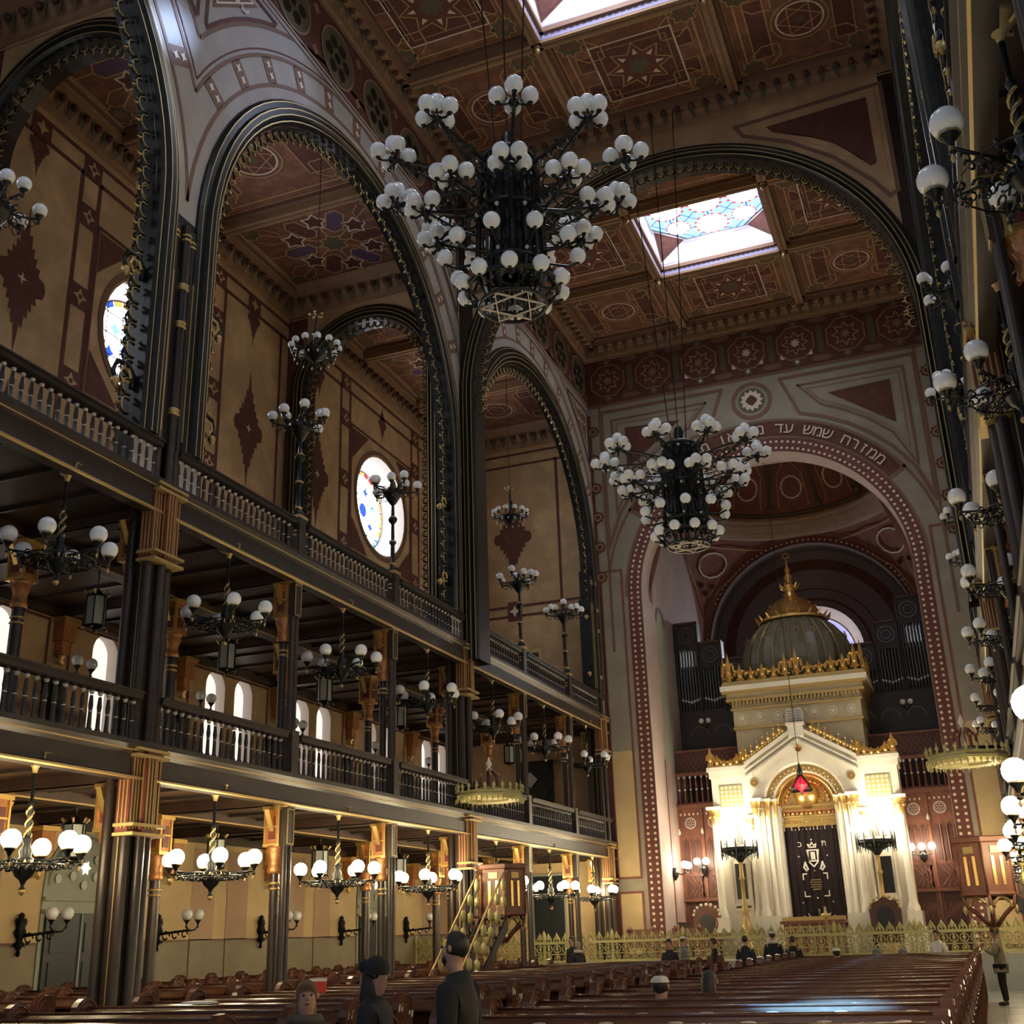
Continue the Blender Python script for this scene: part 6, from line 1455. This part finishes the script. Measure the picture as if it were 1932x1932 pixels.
# ------------------------------------------------------------------ people
def cmat(n, c, r=.85):
    if n not in M: M[n] = mat(n, c, r, var=.15, vscale=10)
    return n
cmat('skin', (.42, .24, .17), .6); cmat('hair_dark', (.012, .009, .008), .6); cmat('hair_blond', (.13, .08, .04), .7); cmat('hair_grey', (.25, .23, .21), .7); cmat('black_cloth', (.010, .011, .013)); cmat('navy_cloth', (.018, .022, .035)); cmat('beige_cloth', (.24, .20, .14)); cmat('olive_cloth', (.05, .048, .035)); cmat('white_cloth', (.55, .52, .48)); cmat('grey_cloth', (.14, .15, .16)); cmat('brown_cloth', (.06, .035, .022)); cmat('scarf_cloth', (.07, .06, .045)); cmat('shoe', (.012, .01, .01), .4); cmat('eye_dark', (.01, .01, .01), .3)
def skin_obj(name, V, E, Rr, k, parent, sub=2, root=0):
    me = bpy.data.meshes.new(name); me.from_pydata(V, E, []); me.materials.append(M[k]); o = bpy.data.objects.new(name, me); C.objects.link(o); o.parent = parent
    md = o.modifiers.new('skin', 'SKIN'); md.use_smooth_shade = True; md.branch_smoothing = .4
    if not me.skin_vertices: 
        bpy.context.view_layer.objects.active = o
    sv_ = me.skin_vertices[0].data
    for i, r in enumerate(Rr): sv_[i].radius = r if isinstance(r, tuple) else (r, r); sv_[i].use_root = (i == root)
    s_ = o.modifiers.new('sub', 'SUBSURF'); s_.levels = sub; s_.render_levels = sub
    return o
def person(label, loc, rz, coat='black_cloth', legs='black_cloth', hair='hair_dark', hat=None, sit=False, beard=False, scale=1.0, long_hair=False, arm='down', scarf=None, tilt=0.0, bulk=1.06):
    """faces +y before rz; 1.75 m tall"""
    t = thing('person', label, 'person', loc, rz, None); t.scale = (scale,)*3
    hz = .50 if sit else .93; V = []; E = []; Rr = []
    def v(x, y, z, r, p=None):
        V.append((x, y, z)); Rr.append(r); i = len(V)-1
        if p is not None: E.append((p, i))
        return i
    hip = v(0, 0, hz, (.15,.11)); sp = v(0, -.01, hz+.20, (.135,.10), hip); ch = v(0, -.01, hz+.40, (.165,.115), sp); nk = v(0, -.02, hz+.56, (.055,.055), ch)
    hd = hz+.79; n2 = v(0, .0, hz+.60, .058, nk); jaw = v(0, .025, hz+.655, (.066,.078), n2); mid = v(0, .012, hd-.05, (.084,.102), jaw); top = v(0, .0, hd+.015, (.068,.082), mid)
    for s_ in (-1, 1):
        sh = v(s_*.19, -.01, hz+.47, .058, ch)
        if arm == 'down': el, wr_ = (s_*.25, -.03, hz+.20), (s_*.26, .07, hz-.04)
        elif arm == 'fold': el, wr_ = (s_*.25, .0, hz+.20), (s_*.05, .25, hz+.22)
        else: el, wr_ = (s_*.24, .06, hz+.22), (s_*.08, .30, hz+.36)
        e_ = v(*el, .042, sh); w_ = v(*wr_, .028, e_); d = (Vector(wr_)-Vector(el)).normalized(); pl = Vector(wr_)+d*.07; p_ = v(*pl, (.036,.02), w_)
        sidev = d.cross(Vector((0,0,1)) if abs(d.z) < .8 else Vector((0,1,0))).normalized(); down = d.cross(sidev)
        for q, L_ in ((-1.5,.062),(-.5,.075),(.5,.08),(1.5,.066)):
            a = pl+sidev*.016*q+d*.03; b = a+d*L_*.55+down*.008; c_ = b+d*L_*.35+down*.022; i1 = v(*a, .010, p_); i2 = v(*b, .009, i1); v(*c_, .007, i2)
        a = Vector(wr_)+d*.035-sidev*s_*.03; b = a-sidev*s_*.02+d*.035+down*.01; i1 = v(*a, .012, w_); v(*b, .009, i1)
    for s_ in (-1, 1):
        if sit: pts = [(s_*.10,.03,hz-.02,.085),(s_*.12,.42,hz,.062),(s_*.12,.44,.26,.05),(s_*.12,.44,.07,.04),(s_*.12,.56,.04,.035)]
        else: pts = [(s_*.10,0,hz-.08,.09),(s_*.10,.02,.50,.06),(s_*.11,.0,.28,.052),(s_*.11,-.01,.08,.038),(s_*.12,.12,.035,.034)]
        p = hip
        for x, y, z, r in pts: p = v(x, y, z, r, p)
    if tilt: V = [(x, y+(z-hz)*math.sin(tilt) if z > hz else y, z-(z-hz)*(1-math.cos(tilt)) if z > hz else z) for x, y, z in V]
    body = skin_obj('body', V, E, Rr, 'skin', t)
    dy = (hd-hz)*math.sin(tilt); dz = -(hd-hz)*(1-math.cos(tilt))
    # clothes
    V2 = []; E2 = []; R2 = []
    def u(i, r, p=None): V2.append(V[i]); R2.append(r); j = len(V2)-1; (E2.append((p, j)) if p is not None else None); return j
    a = u(0, (.185,.15)); b = u(1, (.165,.135), a); c_ = u(2, (.205,.16), b); d_ = u(3, (.10,.10), c_); V2.append((0, -.015, hz+.605)); R2.append((.085,.09)); E2.append((d_, len(V2)-1)); V2[-1] = (0, V[4][1]-.01, V[4][2])
    V2.append((0, 0, hz-.16 if not sit else hz-.02)); R2.append((.19,.15)); E2.append((a, len(V2)-1))
    base = 8
    for s_ in range(2):
        i = base+s_*(4+12+2); e = u(i, .092, c_); e = u(i+1, .064, e); e = u(i+2, .046, e)
    R2 = [(r[0]*bulk, r[1]*bulk) if isinstance(r, tuple) else r*bulk for r in R2]
    skin_obj('coat', V2, E2, R2, coat, t, 2)
    V3 = []; E3 = []; R3 = []
    V3.append((0, 0, hz-.02)); R3.append((.16,.125)); lb = base+2*18
    for s_ in range(2):
        p = 0
        for q in range(4): V3.append(V[lb+5*s_+q]); R3.append((.108,.080,.068,.056)[q]); E3.append((p, len(V3)-1)); p = len(V3)-1
    skin_obj('trousers', V3, E3, R3, legs, t, 1)
    for s_ in range(2):
        q = V[lb+5*s_+3]; f_ = V[lb+5*s_+4]; skin_obj('shoe', [(q[0], q[1]-.04, .045), (f_[0], f_[1]-.02, .045), (f_[0], f_[1]+.06, .035)], [(0,1),(1,2)], [.05,.05,.036], 'shoe', t, 1)
    H = Vector((0, .012+dy, hd-.03+dz))
    mb = MB(); rt = .112
    mb.sphere((H.x, H.y-.012, H.z+.020), .1, hair, 14, 10, 1.06); hb = mb
    hb.v = [((x-H.x)*.90+H.x, (y-H.y)*1.10+H.y, z) if not (y > H.y+.045 and z < H.z+.06) else ((x-H.x)*.8+H.x, H.y+.03, z) for x, y, z in hb.v]
    if long_hair: hb.lathe([(.075,.02),(.088,-.10),(.095,-.20),(.07,-.27),(.001,-.28)], hair, (H.x, H.y-.068, H.z), 10)
    hb.build('hair', t)
    for s_ in (-1, 1):
        mb = MB(); mb.sphere((H.x+s_*.032, H.y+.088, H.z+.012), .011, 'eye_dark', 8, 5); mb.build('eye', t)
        mb = MB(); mb.sphere((H.x+s_*.083, H.y+.0, H.z), .018, 'skin', 6, 5, 1.6); mb.build('ear', t)
    mb = MB(); mb.add([(H.x,H.y+.085,H.z+.02),(H.x-.014,H.y+.085,H.z-.025),(H.x+.014,H.y+.085,H.z-.025),(H.x,H.y+.115,H.z-.022)], [(0,1,3),(0,3,2),(1,2,3)], 'skin', True); mb.build('nose', t)
    mb = MB(); mb.sphere((H.x,H.y+.078,H.z-.055), .022, 'maroon', 8, 4, .3); mb.build('mouth', t)
    if beard: mb = MB(); mb.sphere((H.x,H.y+.045,H.z-.075), .062, hair, 10, 8, .9); mb.build('beard', t)
    if hat:
        kind, hk = hat; mb = MB()
        if kind == 'kippa': mb.lathe([(.105,.045),(.09,.085),(.06,.108),(.001,.12)], hk, (H.x, H.y-.02, H.z), 16)
        elif kind == 'pompom': mb.lathe([(.112,-.01),(.118,.05),(.10,.10),(.06,.135),(.001,.145)], hk, (H.x, H.y-.01, H.z), 16); mb.sphere((H.x, H.y-.12, H.z+.06), .06, hk, 8, 6)
        else: mb.lathe([(.113,.0),(.116,.05),(.10,.10),(.06,.13),(.001,.14)], hk, (H.x, H.y-.005, H.z), 16)
        mb.build('hat', t)
    if scarf: mb = MB(); mb.tube([(.10*math.cos(q), .10*math.sin(q)+dy*.7, hz+.58+dz) for q in [2*PI*i/12 for i in range(12)]], .05, scarf, 6, closed=True); mb.build('scarf', t)
    return t
bpy.context.view_layer.update()
SEAT = -.03
person('bearded man in a dark coat standing in the nave pews, looking left', (-3.96, 8.86, 0), PI*.5, beard=True, scale=1.03, bulk=1.18)
person('woman in a black pompom hat and dark coat beside the bearded man', (-4.66, 8.86, 0), -PI*.45, 'black_cloth', hat=('pompom', 'black_cloth'), long_hair=True, scale=.93, bulk=1.2)
person('blond woman in an olive coat bending forward among the near pews', (-4.60, 7.68, 0), -PI*.8, 'olive_cloth', hair='hair_blond', long_hair=True, scale=.87, arm='fold', tilt=.12, scarf='scarf_cloth', bulk=1.3)
person('seated person in a grey cap with white top, alone in the right nave pews', (-3.45, 13.12, 0), 0, 'black_cloth', hair='hair_dark', hat=('kippa', 'white_cloth'), sit=True, scarf='white_cloth')
person('seated person with loose dark hair right of the grey capped one', (-3.17, 14.30, 0), 0, 'brown_cloth', long_hair=True, sit=True)
far = [
 ('person in a black coat standing left of the centre aisle front', (1262, 1790), 31.5, 'black_cloth', None, 'hair_dark', False, PI*.9),
 ('person with a pale cap in a grey blue coat near the railing', (1290, 1785), 34.0, 'grey_cloth', ('kippa', 'white_cloth'), 'hair_dark', False, -.5*PI),
 ('person in a dark jacket leaning into the pews near the front', (1345, 1790), 32.0, 'black_cloth', None, 'hair_dark', False, .6*PI),
 ('man in a navy jacket standing with his back turned before the ark', (1405, 1785), 33.0, 'navy_cloth', None, 'hair_dark', False, 0),
 ('man with a white cap and scarf standing at the railing', (1457, 1775), 35.0, 'black_cloth', ('kippa', 'white_cloth'), 'hair_dark', True, 0),
 ('woman with black hair sitting beside the man in the white cap', (1495, 1785), 34.0, 'black_cloth', None, 'hair_dark', False, 0),
 ('dark haired person of the couple at the left end of the railing', (1078, 1780), 35.5, 'black_cloth', None, 'hair_dark', False, PI*.8),
 ('person with a pale scarf of the couple at the left end of the railing', (1090, 1795), 35.0, 'black_cloth', None, 'hair_grey', True, -PI*.7),
 ('person in a dark coat with a white cap seated near the front right pews', (1572, 1810), 29.62, 'black_cloth', ('kippa', 'white_cloth'), 'hair_dark', False, 0),
 ('person with a grey hood seated in the front right pews', (1650, 1812), 29.62, 'grey_cloth', ('cap', 'grey_cloth'), 'hair_grey', False, 0),
 ('person in a blue grey coat seated right of the grey hooded one', (1702, 1812), 30.8, 'navy_cloth', ('cap', 'grey_cloth'), 'hair_grey', False, 0),
 ('woman with dark hair in a white jacket leaning on the first pews', (1766, 1775), 34.5, 'white_cloth', None, 'hair_dark', False, PI*.8),
]
FARPOS = [(-7.97,.92,False),(-8.17,.95,False),(-6.91,.91,False),(-6.26,.93,False),(-5.85,.98,False),(-5.15,.90,False),(-12.0,1.0,False),(-11.65,.91,False),(-3.5,.99,True),(-2.59,.95,True),(-2.1,.92,True),(-1.44,.92,False)]
for (lab, px, Y, coat, hat, hair, scf, rz), (x, sc_, st) in zip(far, FARPOS):
    person(lab, (x, Y, 0), rz, coat, 'black_cloth', hair, hat, sit=st, scale=sc_, scarf='white_cloth' if scf else None)
person('person in a beige jacket and dark trousers standing in the right walkway', (.02, 31.0, 0), PI*.45, 'beige_cloth', 'black_cloth', 'hair_grey', ('cap', 'brown_cloth'), arm='up', scale=.94)
